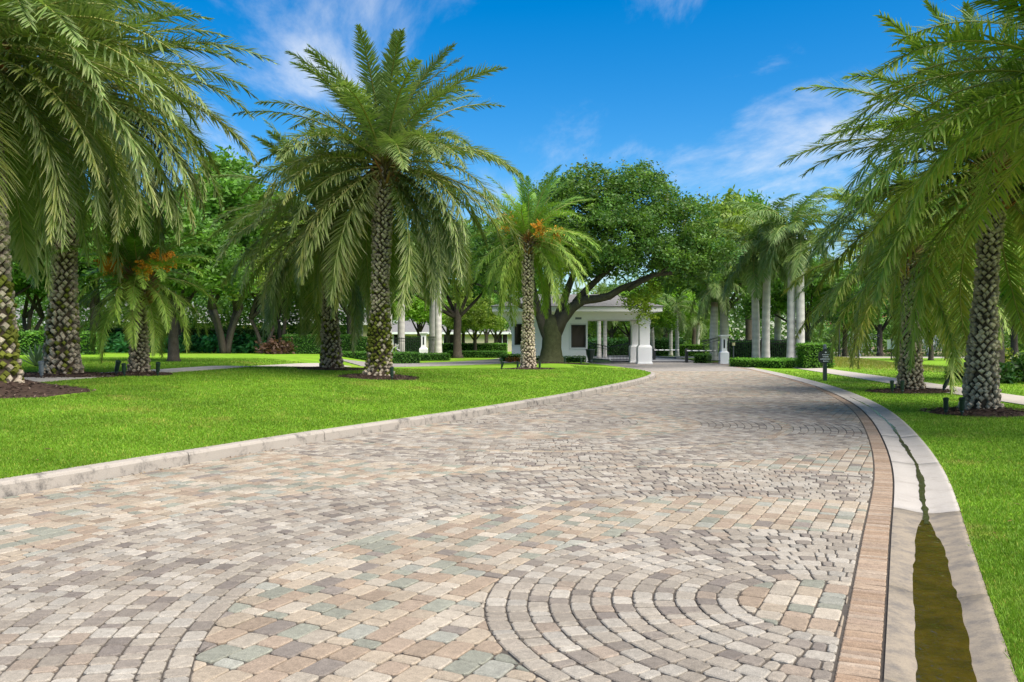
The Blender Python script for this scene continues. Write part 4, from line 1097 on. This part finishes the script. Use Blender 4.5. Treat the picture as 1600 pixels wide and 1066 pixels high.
hedge('long dark clipped hedge behind the leafy bed', at(140, 61), at(446, 63), 1.1, 1.7, gz_left, leaf=.08, dens=130, ca=(0.029, 0.080, 0.022), cb=(0.072, 0.145, 0.029))
k = 0
for px in range(158, 416, 22):
    Y = 56.5 + .9 * math.sin(k * 2.1)
    bed('glossy large-leaved shrub, number %s from the left in the long bed' % ['one', 'two', 'three', 'four', 'five', 'six', 'seven', 'eight', 'nine', 'ten', 'eleven', 'twelve'][k], at(px, Y), 1.15, .20, 46, gz_left, (0.03, 0.14, 0.04), (0.09, 0.30, 0.08), name='leafy_shrub', per=8, spread=.16, seed=k); k += 1
bed('brownish bromeliad clump at the foot of the brown-stemmed trees', at(424, 52.5), .75, .14, 30, gz_left, (0.09, 0.05, 0.035), (0.16, 0.09, 0.06), seed=40)
bed('brownish clump right of the first at the end of the leafy bed', at(441, 53), .7, .14, 30, gz_left, (0.08, 0.05, 0.035), (0.14, 0.08, 0.055), seed=41)
for i, (px, Y, hh, nm) in enumerate([(1560, 30.0, .75, 'glossy shrub just right of the nearest right palm'), (1582, 31.5, 1.0, 'pale flowering shrub at the right photo edge'), (1605, 30.5, .9, 'dark shrub cut by the right photo edge'), (1575, 37, 1.1, 'yellow-green shrub behind the flowering shrub on the right')]):
    bed(nm, at(px, Y), hh, .09, 60, gz_right, (0.02, 0.07, 0.015) if i != 3 else (.13, .18, .02), (0.07, 0.15, 0.025) if i != 3 else (.28, .27, .03), per=12, spread=.12, seed=60 + i, group='shrubs by the right sidewalk')
bed('orange flower clump at the left corner of the gatehouse hedge', at(797, 54.2), .32, .05, 40, gz_left, (0.06, 0.12, 0.02), (0.50, 0.12, 0.03), per=8, spread=.09, seed=70, group='gatehouse flowers', cat='flowers', name='flower_clump')
bed('second orange flower clump beside the first by the gatehouse', at(811, 54.3), .3, .05, 40, gz_left, (0.06, 0.12, 0.02), (0.55, 0.16, 0.03), per=8, spread=.09, seed=71, group='gatehouse flowers', cat='flowers', name='flower_clump')
# spiky agave between the big left palms
ag = tag(empty('agave', (at(58, 26)[0], 26, float(gz_left(at(58, 26)[0], 26)))), 'grey-green spiky agave between the two big left palms', 'plant')
for k in range(34):
    a = k * 2.39996; e = R(80 - 68 * k / 34); l = .75
    d = Vector((math.cos(a) * math.cos(e), math.sin(a) * math.cos(e), math.sin(e))); w = Vector((-math.sin(a), math.cos(a), 0)) * .04
    p = Vector((0, 0, .05))
    MB().add([p - w * .6, p + w * .6, p + d * l * .5 + w, p + d * l * .5 - w, p + d * l], [(0, 1, 2, 3), (3, 2, 4)], (0.17, 0.23, 0.14)).build('leaf', 'frond', ag)
# ------------------------------------------------------------------ mulch rings round the palms
mr = random.Random(9)
def mulch(label, xy, zf, r, h, seed, stretch=(1, 1)):
    x, y = xy; rng = random.Random(seed); V = [(0, 0, h)]; F = []; n, m = 40, 7
    ph = [rng.uniform(0, 6.28) for _ in range(4)]
    z0 = float(zf(x, y))
    for j in range(1, m + 1):
        t = j / m
        for k in range(n):
            a = 2 * math.pi * k / n; rr = r * t * (1 + .10 * math.sin(2 * a + ph[0]) + .06 * math.sin(5 * a + ph[1]) * t)
            X, Y = rr * math.cos(a) * stretch[0], rr * math.sin(a) * stretch[1]
            V.append((X, Y, float(zf(x + X, y + Y)) - z0 + h * (1 - t) ** 1.7 + (.022 + rng.uniform(-.01, .012) if j < m else -.015)))
    F += [(0, 1 + k, 1 + (k + 1) % n) for k in range(n)]
    F += [(1 + (j - 1) * n + k, 1 + j * n + k, 1 + j * n + (k + 1) % n, 1 + (j - 1) * n + (k + 1) % n) for j in range(1, m) for k in range(n)]
    b = MB().add(V, F, (0.055, 0.036, 0.027))
    for k in range(700):           # bark chips
        a = rng.uniform(0, 6.28); t = math.sqrt(rng.random()) * 1.03; X, Y = r * t * math.cos(a) * stretch[0], r * t * math.sin(a) * stretch[1]
        Z = float(zf(x + X, y + Y)) - z0 + h * max(0, 1 - t) ** 1.7 + .035; l = rng.uniform(.03, .07); q = rng.uniform(0, 3.14)
        dx, dy = math.cos(q) * l, math.sin(q) * l; e = rng.uniform(-.02, .03); w = rng.uniform(.2, .4)
        b.add([(X - dx, Y - dy, Z - e), (X + dy * w, Y - dx * w, Z + .008), (X + dx, Y + dy, Z + e), (X - dy * w, Y + dx * w, Z + .008)], [(0, 1, 2, 3)], rng.choice([(0.05, 0.033, 0.025), (0.085, 0.055, 0.04), (0.12, 0.08, 0.058), (0.15, 0.11, 0.085), (0.035, 0.025, 0.02)]))
    o = b.build('mulch_bed', 'trunk', None, (x, y, z0))
    return tag(o, label, 'mulch', 'mulch beds under the palms', kind='stuff')
MULCH = [((-9.9, 16.4), gz_left, 1.65, .34, 'dark bark mulch ring under the palm on the left edge'), ((-11.45, 21.7), gz_left, 1.45, .12, 'bark mulch ring under the second palm from the left'),
         ((-9.97, 22.8), gz_left, .85, .16, 'small mulch ring under the small fruiting palm'), ((-3.85, 24.7), gz_left, 1.15, .16, 'mulch ring under the mossy mid-lawn palm'),
         ((-6.05, 28.6), gz_left, 1.15, .08, 'mulch ring under the palm behind the mossy one'), ((0.72, 38.3), gz_left, 1.25, .10, 'mulch ring under the palm before the gatehouse'),
         ((9.92, 18.06), gz_right, 1.15, .17, 'mulch ring under the nearest right palm'), ((11.96, 25.6), gz_right, 1.2, .14, 'mulch ring under the left palm of the right lawn'), ((9.0, 13.0), gz_right, 1.1, .1, 'mulch ring under the palm off the right edge'),
         ((2.33, 50.5), gz_left, 2.2, .05, 'thin mulch ring under the big oak')]
for i, (xy, zf, r, h, lab) in enumerate(MULCH[:8] + MULCH[9:]): mulch(lab, xy, zf, r, h, i)

# ------------------------------------------------------------------ grass blades on the lawns near the camera
gr = np.random.default_rng(4)
def blades(name, n, side, ymin, ymax):
    e = 0.75
    u = gr.random(n); Y = (ymin ** -e + u * (ymax ** -e - ymin ** -e)) ** (-1 / e)
    X = gr.uniform(-1, 1, n) * (.64 * Y + .9)
    if side == 'left': ok = X < KERB(Y) - .19; z = gz_left(X, Y)
    else:
        ox, oy = off_curve(BAND, Y, .775); s = BAND.slope(Y); ok = X > ox + (Y - oy) * s + gr.normal(0, .008, n); z = gz_right(X, Y)
    for (mx, my), _, r, _, _ in MULCH:
        d = np.hypot(X - mx, Y - my); ok &= d > r * .97
    if side == 'left':
        sw = Curve([(-11.4, 17.5), (-10.8, 21.8), (-9.8, 27), (-9.3, 33), (-8.9, 38.5), (-8.6, 42.5)]); ok &= (np.abs(X - sw(Y)) > .68) | (Y < 17) | (Y > 43)
        ok &= ~((Y > 40) & (X < 3))
    else:
        sw = Curve([(11.6, 9), (12.0, 15), (12.7, 20.9), (14.0, 29.9), (15.4, 40), (16.6, 50)]); ok &= np.abs(X - sw(Y)) > .72
    X, Y, z = X[ok], Y[ok], z[ok]; n = len(X)
    a = gr.uniform(0, 2 * np.pi, n); h = gr.uniform(.013, .032, n) * (1 + .016 * Y); w = .0022 + .00040 * Y
    lean = gr.uniform(.2, 1.1, n) * h; b2 = gr.uniform(0, 2 * np.pi, n)
    V = np.empty((n, 3, 3))
    V[:, 0] = np.stack([X - np.cos(a) * w, Y - np.sin(a) * w, z - .004], 1); V[:, 1] = np.stack([X + np.cos(a) * w, Y + np.sin(a) * w, z - .004], 1)
    V[:, 2] = np.stack([X + np.cos(b2) * lean, Y + np.sin(b2) * lean, z + h], 1)
    c = gr.uniform(.7, 1.3, (n, 1)) * np.ones((1, 3)); dry = gr.random((n, 1)) < .05; c = np.where(dry, c * np.array([2.2, 1.15, 3.0]), c)
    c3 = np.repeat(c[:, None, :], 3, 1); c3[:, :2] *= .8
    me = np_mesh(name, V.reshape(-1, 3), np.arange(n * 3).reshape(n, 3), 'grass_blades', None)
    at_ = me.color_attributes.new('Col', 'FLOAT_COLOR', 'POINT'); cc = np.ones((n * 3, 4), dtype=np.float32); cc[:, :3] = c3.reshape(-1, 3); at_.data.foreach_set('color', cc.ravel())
    return link(name, me)
tag(blades('grass', 1150000, 'left', 7.4, 44), 'short green grass of the left lawn', 'grass', kind='stuff')
tag(blades('grass', 1250000, 'right', 3.2, 44), 'short green grass of the right verge', 'grass', kind='stuff')
# straw-coloured grass on the bank across the right lawn
n = 26000; X = gr.normal(19.9, 1.9, n); Y = gr.normal(50.5, 3.2, n); ok = (X > 17.6); X, Y = X[ok], Y[ok]; n = len(X); z = gz_right(X, Y)
a = gr.uniform(0, 6.28, n); h = gr.uniform(.05, .15, n); V = np.empty((n, 3, 3))
V[:, 0] = np.stack([X - np.cos(a) * .02, Y - np.sin(a) * .02, z - .01], 1); V[:, 1] = np.stack([X + np.cos(a) * .02, Y + np.sin(a) * .02, z - .01], 1); V[:, 2] = np.stack([X + gr.normal(0, .08, n), Y + gr.normal(0, .08, n), z + h], 1)
k = gr.random((n, 1)); c = (np.array((.17, .25, .03)) * (1 - k) + np.array((.36, .29, .08)) * k)
tag(link('bank_grass', np_mesh('bank_grass', V.reshape(-1, 3), np.arange(n * 3).reshape(n, 3), 'leaf', np.repeat(c, 3, 0))), 'longer straw-tinted grass on the bank beyond the right sidewalk', 'grass', kind='stuff')
# fallen leaves: along the kerb and here and there on the lawn and road
lr = random.Random(12); b = MB()
def litter(x, y, z, s):
    a = lr.uniform(0, 6.28); dx, dy = math.cos(a) * s, math.sin(a) * s; k = lr.uniform(.6, 1.2); c = lr.choice([(0.17, 0.09, 0.035), (0.10, 0.065, 0.03), (0.25, 0.15, 0.05), (0.05, 0.04, 0.025)])
    b.add([(x - dx, y - dy, z + .003), (x + dy * .4, y - dx * .4, z + .010), (x + dx, y + dy, z + .005 + lr.random() * .012), (x - dy * .4, y + dx * .4, z + .009)], [(0, 1, 2, 3)], tuple(v * k for v in c))
for i in range(420):
    y = 8 + 28 * lr.random() ** 1.3
    if vnoise(y, 0, .6, 7) < .42: continue
    litter(float(KERB(y)) + .02 + abs(lr.gauss(0, .06)), y, .002, lr.uniform(.012, .03))
for i in range(90):
    y = lr.uniform(9, 36); x = float(KERB(y)) - lr.uniform(.5, 9); litter(x, y, float(gz_left(x, y)) + .02, lr.uniform(.03, .06))
for i in range(46):
    y = lr.uniform(6, 24); x = float(BAND(y)) + lr.uniform(1.0, 4.5); litter(x, y, float(gz_right(x, y)) + .02, lr.uniform(.02, .045))
for i in range(26):
    y = lr.uniform(5, 24); x = float(KERB(y)) + lr.random() * float(BAND(y) - KERB(y)); litter(x, y, .003, lr.uniform(.008, .018))
tag(b.build('fallen_leaves', 'trunk'), 'scattered brown fallen leaves along the kerb and on the lawn', 'leaves', kind='stuff')

# ------------------------------------------------------------------ gatehouse
GH = tag(empty('gatehouse', (0, 58.0, 0.0)), 'white gatehouse with grey hipped roof, dark windows and a drive-through canopy', 'building')
def wall_with_openings(name, x0, x1, z0, z1, y0, y1, holes, parent, mat):
    """front wall cut round rectangular openings"""
    b = MB(); xs = sorted({x0, x1, *[h[0] for h in holes], *[h[1] for h in holes]})
    for a, c in zip(xs, xs[1:]):
        hs = sorted([(h[2], h[3]) for h in holes if h[0] <= a and h[1] >= c]); z = z0
        for lo, hi in hs: b.box(a, c, y0, y1, z, lo); z = hi
        b.box(a, c, y0, y1, z, z1)
    return b.build(name, mat, parent)
holes = [(.17, .75, 1.28, 2.72), (4.02, 5.02, 1.10, 2.66)]
wall_with_openings('wall', -.02, 5.14, .25, 3.55, 0, .2, holes, GH, 'white_stucco')
MB().box(-.02, .18, .2, 4.0, .25, 3.55).build('wall', 'white_stucco', GH)
MB().box(4.94, 5.14, .2, 4.0, .25, 3.55).build('wall', 'white_stucco', GH)
MB().box(.18, 4.94, 3.8, 4.0, .25, 3.55).build('wall', 'white_stucco', GH)
MB().box(-.08, 5.2, -.06, 4.05, .0, .25).build('plinth', 'white_stucco', GH)
for (a, c, lo, hi) in holes:
    w = empty('window'); w.parent = GH
    fr = MB(); t = .07
    fr.box(a, c, .06, .13, lo, lo + t).box(a, c, .06, .13, hi - t, hi).box(a, a + t, .06, .13, lo + t, hi - t).box(c - t, c, .06, .13, lo + t, hi - t); fr.build('frame', 'black_metal', w)
    MB().box(a + t, c - t, .09, .11, lo + t, hi - t).build('pane', 'glass_dark', w)
    s = MB(); e = .10
    s.box(a - e, c + e, -.035, 0, lo - e, lo).box(a - e, c + e, -.035, 0, hi, hi + e).box(a - e, a, -.035, 0, lo, hi).box(c, c + e, -.035, 0, lo, hi); s.build('surround', 'white_paint', w)
nb_ = MB().box(4.30, 4.72, -.02, 0, 3.02, 3.16); nb_.build('number_plate', 'grey_metal', GH)
# canopy beam, soffit, column
MB().box(5.14, 9.35, .0, .3, 3.0, 3.55).build('beam', 'white_stucco', GH)
MB().box(5.14, 9.35, 3.7, 4.0, 3.0, 3.55).build('beam', 'white_stucco', GH)
MB().box(9.05, 9.35, .3, 3.7, 3.0, 3.55).build('beam', 'white_stucco', GH)
for yy_ in (.15, 3.85):
    col_ = MB().square_loft([(.52, -.02), (.52, .08), (.47, .10), (.47, 1.12), (.40, 1.24), (.345, 1.27), (.345, 2.62), (.36, 2.64), (.36, 2.70), (.40, 2.78), (.40, 3.0)], (9.0, yy_)); col_.build('column', 'white_stucco', GH)
MB().box(-1.25, 9.95, -1.1, 5.1, 3.55, 3.60).build('soffit', 'white_paint', GH)
fa = MB(); fa.box(-1.32, 10.02, -1.17, -1.1, 3.52, 3.84).box(-1.32, 10.02, 5.1, 5.17, 3.52, 3.84).box(-1.32, -1.25, -1.1, 5.1, 3.52, 3.84).box(9.95, 10.02, -1.1, 5.1, 3.52, 3.84); fa.build('fascia', 'white_paint', GH)
roof = empty('roof'); roof.parent = GH
x0, x1, y0, y1, z = -1.42, 10.12, -1.27, 5.27, 3.85
for k in range(10):                         # courses of flat tiles, each lapping the one below
    d = .305; nx0, nx1, ny0, ny1 = x0 + d, x1 - d, y0 + d, y1 - d; zt = z + .04; zn = z + .095
    MB().add([(x0, y0, z - .0), (x1, y0, z), (x1, y1, z), (x0, y1, z), (x0, y0, zt), (x1, y0, zt), (x1, y1, zt), (x0, y1, zt), (nx0, ny0, zn + .02), (nx1, ny0, zn + .02), (nx1, ny1, zn + .02), (nx0, ny1, zn + .02)],
             [(0, 1, 5, 4), (1, 2, 6, 5), (2, 3, 7, 6), (3, 0, 4, 7), (4, 5, 9, 8), (5, 6, 10, 9), (6, 7, 11, 10), (7, 4, 8, 11), (8, 9, 10, 11)]).build('tile_course', 'grey_tile', roof)
    x0, x1, y0, y1, z = nx0, nx1, ny0, ny1, zn
# arched bracket under the left eave
br = MB()
for side in (0.0,):
    pts = [(-.02, 3.5), (-1.15, 3.5), (-1.15, 3.36)]
    for k in range(9):
        a = R(90 * k / 8); pts.append((-1.05 + .98 * math.sin(a), 2.1 + 1.22 * math.cos(a)))
    pts += [(-.02, 2.0)]
    n = len(pts)
    br.add([(x, .05, z) for x, z in pts] + [(x, .25, z) for x, z in pts], [tuple(range(n)), tuple(range(2 * n - 1, n - 1, -1))] + [(i, n + i, n + (i + 1) % n, (i + 1) % n) for i in range(n)])
br.build('bracket', 'white_stucco', GH)

# ------------------------------------------------------------------ gate pillars, gates, fences
def pillar(label, x, y, z):
    p = tag(empty('gate_pillar', (x, y, z)), label, 'pillar', 'white gate pillars')
    MB().square_loft([(.30, -.05), (.30, .74), (.26, .80), (.20, .84)]).build('base', 'white_stucco', p)
    MB().square_loft([(.19, .84), (.165, 1.0), (.165, 1.70), (.19, 1.76)]).build('shaft', 'white_stucco', p)
    MB().square_loft([(.19, 1.76), (.25, 1.84), (.29, 1.90), (.29, 1.97)]).build('cap', 'white_stucco', p)
    MB().box(-.055, .055, -.178, -.16, 1.06, 1.66).build('lamp_slot', 'black_metal', p)
pillar('white gate pillar with a dark lamp slot beside the right fence', 14.49, 58.4, .0)
pillar('white gate pillar with a dark lamp slot beside the left fence', at(662, 62.5)[0], 62.5, .22)
pillar('small white pillar close behind the canopy column', at(999, 63)[0], 63, .0)
def fence(label, p0, p1, h, z, group='black picket fences', arch=0.0, npick=None, name='picket_fence', cat='fence', post=True, mat='black_metal', gap=.125, rise=0.0):
    a = Vector((*p0, 0)); c = Vector((*p1, 0)); ln = (c - a).length; rz = math.atan2(c.y - a.y, c.x - a.x)
    f = tag(empty(name, (a.x, a.y, z), rz), label, cat, group)
    top = lambda t: h + arch * (1 - (2 * t - 1) ** 2) + rise * t
    pts = [(ln * i / 14, 0, top(i / 14) - .08) for i in range(15)]
    MB().tube(pts, .026, 4).build('top_rail', mat, f)
    MB().tube([(0, 0, .16), (ln, 0, .16)], .026, 4).build('bottom_rail', mat, f)
    if h > 1.2: MB().tube([(x, y, zz - .2) for x, y, zz in pts], .022, 4).build('middle_rail', mat, f)
    me = MB().box(-.013, .013, -.013, .013, 0, 1).mesh('picket', mat)
    n = npick or int(ln / gap)
    for i in range(1, n):
        t = i / n; o = link('picket', me, f, (ln * t, 0, .06)); o.scale = (1, 1, top(t) - .05)
    if post:
        m = max(1, round(ln / 2.4))
        for i in range(m + 1):
            MB().box(-.045, .045, -.045, .045, 0, h + .1).build('post', mat, f, (ln * i / m, 0, 0))
    return f
fence('black picket fence right of the right gate pillar', (14.85, 58.5), (18.9, 56.8), 1.65, .02)
fence('black picket fence left of the left gate pillar', at(616, 62.0), at(658, 62.4), 1.6, .22)
fence('open black gate leaf folded back by the right pillar', (13.45, 60.4), (14.05, 57.6), 1.55, .05, 'iron gates', rise=.3, name='gate_leaf', cat='gate', post=False, gap=.2)
fence('open dark gate leaf folded back by the left pillar', at(668, 60.2), at(680, 62.4), 1.7, .2, 'iron gates', name='gate_leaf', cat='gate', post=False, gap=.2)
fence('left iron leaf of the closed drive gate under the canopy', (5.7, 63.2), (7.25, 63.2), 1.5, .02, 'iron gates', rise=-.35, name='gate_leaf', cat='gate', post=False, gap=.1)
fence('right iron leaf of the closed drive gate under the canopy', (7.3, 63.2), (8.9, 63.2), 1.15, .02, 'iron gates', rise=.35, name='gate_leaf', cat='gate', post=False, gap=.1)
# barrier arms
def barrier(label, x, y, length, z=.85):
    p = tag(empty('barrier', (x, y, 0)), label, 'barrier', 'barrier arms')
    MB().square_loft([(.10, 0), (.10, .95), (.08, 1.0)]).build('post', 'black_metal', p)
    arm = empty('arm'); arm.parent = p
    MB().tube([(0, -.13, z), (length, -.13, z)], .04, 6).build('boom', 'white_paint', arm)
    for k in range(4): MB().tube([(length * (.12 + .24 * k), -.13, z), (length * (.20 + .24 * k), -.13, z)], .043, 6).build('dark_band', 'grey_metal', arm)
barrier('lowered pale barrier arm between the black post and the right pillar', at(1074, 61)[0], 61.3, 2.1)
barrier('lowered barrier arm right of the canopy column', at(1022, 66)[0], 66.0, 1.9)
ks = tag(empty('keypad_stand', (at(1146, 57.6)[0], 57.6, .02)), 'small yellow keypad on a thin post by the right fence', 'keypad')
MB().tube([(0, 0, 0), (0, 0, 1.25)], .025, 6).build('post', 'grey_metal', ks); MB().box(-.09, .09, -.07, .05, 1.22, 1.42).build('box', 'yellow_paint', ks)
sb = tag(empty('gate_operator_arm', (at(618, 60)[0], 60.2, float(gz_left(at(618, 60)[0], 60.2)))), 'white bent metal arm in front of the left fence', 'gate arm')
MB().tube([(-.3, 0, .55), (-.26, 0, .75), (.22, 0, 1.02), (.05, 0, .72), (.28, 0, .60)], .045, 6).build('arm', 'white_paint', sb); MB().box(-.34, .3, -.06, .06, .25, .5).build('foot', 'white_paint', sb)
bn = tag(empty('planter_urn', (at(922, 57.4)[0], 57.2, float(gz_left(at(922, 57.4)[0], 57.2)))), 'dark urn at the right corner of the gatehouse', 'urn')
MB().lathe([(.20, 0), (.22, .05), (.14, .12), (.16, .2), (.27, .5), (.30, .78), (.34, .84), (.30, .86)], 14).build('bowl', 'green_black_metal', bn, smooth=True)

# ------------------------------------------------------------------ signs, lamp posts, ground spotlights
sg = tag(empty('street_sign', (12.1, 33.0, .02)), 'black sign board with pale lettering lines on a black post at the road bend', 'sign')
MB().square_loft([(.062, 0), (.062, 1.2)]).build('post', 'green_black_metal', sg)
MB().lathe([(.055, 1.2), (.085, 1.22), (.085, 1.26), (.05, 1.28), (.075, 1.33), (.05, 1.39), (.012, 1.41)], 12).build('finial', 'grey_metal', sg, smooth=True)
pl = [(-.26, .72), (-.21, .72), (-.17, .685), (.17, .685), (.21, .72), (.26, .72), (.26, .78), (.285, .81), (.285, 1.02), (.26, 1.05), (.26, 1.11), (.13, 1.13), (.08, 1.19), (-.08, 1.19), (-.13, 1.13), (-.26, 1.11), (-.26, 1.05), (-.285, 1.02), (-.285, .81), (-.26, .78)]
n = len(pl); MB().add([(x, -.10, z) for x, z in pl] + [(x, -.065, z) for x, z in pl], [tuple(range(n)), tuple(range(2 * n - 1, n - 1, -1))] + [(i, n + i, n + (i + 1) % n, (i + 1) % n) for i in range(n)]).build('board', 'black_metal', sg)
let = MB(); sr = random.Random(2)
for zc, hw, hh in ((1.005, .13, .016), (.925, .115, .024), (.835, .21, .022), (.755, .105, .022)):
    x = -hw
    while x < hw:
        w = sr.uniform(.014, .03); let.box(x, x + w, -.104, -.1, zc - hh * sr.uniform(.7, 1), zc + hh * sr.uniform(.7, 1)); x += w + .011
let.add([(x, -.104, z) for x, z in ((-.035, 1.07), (.035, 1.07), (.045, 1.11), (.018, 1.105), (0, 1.14), (-.018, 1.105), (-.045, 1.11))], [(0, 1, 2, 3, 4, 5, 6)])
let.build('lettering', 'white_paint', sg)
ws = tag(empty('street_sign', (30.4, 68.4, .05)), 'small white sign on a black post across the right lawn', 'sign')
MB().tube([(0, 0, 0), (0, 0, 1.05)], .05, 8).build('post', 'black_metal', ws); MB().box(-.36, .36, -.09, -.05, .85, 1.62).build('board', 'white_paint', ws); MB().lathe([(.09, 1.05), (.12, 1.6), (.05, 1.72)], 10).build('finial', 'black_metal', ws)
lp = tag(empty('lamp_post', (*at(1311, 66), .06)), 'thin black lamp post beyond the tall clipped hedge', 'lamp post')
MB().lathe([(.14, 0), (.14, .25), (.075, .45), (.06, 3.4)], 10).build('pole', 'black_metal', lp)
MB().lathe([(.06, 3.4), (.18, 3.5), (.24, 3.9), (.26, 3.94), (.05, 4.2)], 10).build('lantern', 'black_metal', lp)
def spot(label, x, y, zf, rz, tilt=35, s=1.0, mat='green_black_metal'):
    o = tag(empty('ground_spotlight', (x, y, float(zf(x, y)) - .01), rz), label, 'spotlight', 'garden spotlights'); o.scale = (s, s, s)
    MB().tube([(0, 0, -.05), (0, 0, .12)], .014, 6).build('stake', mat, o)
    k = MB().lathe([(.028, -.02), (.036, .0), (.028, .03)], 8); k.build('knuckle', mat, o, (0, 0, .09))
    h = MB().lathe([(.022, 0), (.042, .015), (.046, .05), (.046, .19), (.054, .20), (.054, .245), (.046, .245), (.044, .225)], 12).build('lamp_head', mat, o, (0, 0, .11), smooth=False)
    h.rotation_euler = (R(min(tilt, 24)), 0, 0)
SP = [(8.95, 17.6, gz_right, 'left one of two dark spotlights by the nearest right palm', -.5, 12, 1.05), (8.98 + .14, 17.3, gz_right, 'right one of two dark spotlights by the nearest right palm', -.4, 16, 1.1),
      (11.05, 24.8, gz_right, 'left one of two spotlights by the other right palm', -.6, 8, 1.1), (11.25, 24.6, gz_right, 'right one of two spotlights by the other right palm', -.4, 8, 1.1),
      (12.65, 25.0, gz_right, 'squat spotlight right of the other right palm', .8, 60, 1.2), (10.9, 17.5, gz_right, 'pale squat spotlight right of the nearest right palm', .8, 65, 1.2),
      (-3.35, 23.8, gz_left, 'upright dark spotlight at the foot of the mossy mid-lawn palm', 0, 5, 1.05), (-11.3, 20.5, gz_left, 'grey squat spotlight in front of the second left palm', .2, 10, 1.2),
      (-10.25, 22.1, gz_left, 'squat spotlight left of the small fruiting palm', .9, 60, 1.2), (-9.95, 21.9, gz_left, 'upright spotlight before the small fruiting palm', 0, 10, 1.0), (-9.3, 22.4, gz_left, 'tilted spotlight right of the small fruiting palm', .5, 25, 1.1),
      (-.45, 36.8, gz_left, 'squat spotlight left of the gatehouse palm mulch', .8, 50, 1.05), (.25, 37.6, gz_left, 'upright spotlight at the left of the gatehouse palm trunk', 0, 8, 1.05), (1.2, 37.0, gz_left, 'upright spotlight at the right of the gatehouse palm trunk', 0, 8, 1.05),
      (3.0, 48.5, gz_left, 'spotlight right of the oak trunk', 0, 8, 1.05), (3.95, 48.8, gz_left, 'spotlight farthest right of the oak trunk', 0, 8, 1.1), (-.6, 48.5, gz_left, 'dark spotlight in front of the orange flowers', 0, 12, 1.1)]
for x, y, zf, lab, rz, tl, s in SP: spot(lab, x, y, zf, rz, tl, s, 'grey_metal' if 'grey' in lab or 'pale' in lab else 'green_black_metal')

# ------------------------------------------------------------------ far houses and fountains
def house(label, x, y, z, w, d, h, wall, rf, wins, rise=2.0, group='far houses'):
    o = tag(empty('house', (x, y, z)), label, 'house', group)
    hs = [(a, a + ww, lo, hi) for a, ww, lo, hi in wins]
    wall_with_openings('wall', -w / 2, w / 2, 0, h, 0, .25, hs, o, wall)
    MB().box(-w / 2, -w / 2 + .25, .25, d, 0, h).build('wall', wall, o); MB().box(w / 2 - .25, w / 2, .25, d, 0, h).build('wall', wall, o)
    for a, c, lo, hi in hs:
        wn = empty('window'); wn.parent = o
        MB().box(a, c, .12, .16, lo, hi).build('pane', 'glass_dark', wn)
        f = MB(); f.box(a, a + .1, .05, .12, lo, hi).box(c - .1, c, .05, .12, lo, hi).box(a + .1, c - .1, .05, .12, hi - .1, hi).box(a + .1, c - .1, .05, .12, lo, lo + .1).box((a + c) / 2 - .04, (a + c) / 2 + .04, .06, .115, lo + .1, hi - .1); f.build('frame', 'white_paint', wn)
    e = .7; r = min(d, w) / 2
    MB().add([(-w / 2 - e, -e, h), (w / 2 + e, -e, h), (w / 2 + e, d + e, h), (-w / 2 - e, d + e, h), (-w / 2 + r, d / 2, h + rise), (w / 2 - r, d / 2, h + rise)], [(0, 1, 5, 4), (1, 2, 5), (2, 3, 4, 5), (3, 0, 4), (0, 3, 2, 1)]).build('roof', rf, o)
    MB().box(-w / 2 - e, w / 2 + e, -e - .06, -e, h - .25, h + .02).build('fascia', 'white_paint', o)
W3 = lambda w: [(-w / 2 + w * k + .3, 1.5, 1.0, 2.4) for k in (.08, .38, .70)]
house('cream house with grey roof behind the small fruiting palm', *at(205, 76), .5, 15, 9, 2.9, 'cream_stucco', 'grey_tile', W3(15))
house('cream house with grey roof glimpsed left of the central palms', *at(480, 80), .5, 13, 9, 2.8, 'cream_stucco', 'grey_tile', W3(13))
house('cream house at the far left behind the hedge', *at(20, 82), .5, 16, 9, 2.8, 'cream_stucco', 'grey_tile', W3(16))
house('pink house with red tile roof across the pond', *at(1365, 122), .3, 13, 10, 3.2, 'pink_stucco', 'red_tile', W3(13))
house('second pink house with red roof right of the first', *at(1395, 128), 0.3, 8, 10, 3.6, 'pink_stucco', 'red_tile', W3(8))
house('pale house far beyond the exit drive', *at(720, 112), .1, 22, 9, 2.6, 'cream_stucco', 'grey_tile', W3(22))
house('pale far house across the pond behind the small bright tree', *at(1500, 125), .2, 16, 9, 3.2, 'cream_stucco', 'grey_tile', W3(16))
def fountain(label, x, y, hgt, w, seed):
    o = tag(empty('fountain', (x, y, .1)), label, 'fountain', 'pond fountains'); rng = random.Random(seed)
    MB().lathe([(.3, -.1), (.3, .12), (.12, .2), (.08, .3)], 12).build('nozzle', 'grey_metal', o)
    b = MB()
    for k in range(620):
        a = rng.uniform(0, 6.28); spread = abs(rng.gauss(0, .55)) * w; vz = hgt * rng.uniform(.75, 1.05) * (1 - .35 * min(spread / w, 1)); t = rng.random()
        p = lambda t: Vector((math.cos(a) * spread * t, math.sin(a) * spread * t, .3 + vz * 4 * t * (1 - t)))
        q0, q1 = p(t), p(min(1, t + .05)); ww = Vector((rng.uniform(.01, .035), rng.uniform(-.02, .02), 0)); b.add([q0 - ww, q0 + ww, q1 + ww, q1 - ww], [(0, 1, 2, 3)])
    tag(b.build('water_jets', 'spray', o), kind='stuff')
fountain('white fountain spray by the slim dark-stemmed trees', *at(1341, 88), 2.9, 2.4, 1)
fountain('white fountain spray behind the small bright tree', *at(1452, 92), 2.4, 3.0, 2)
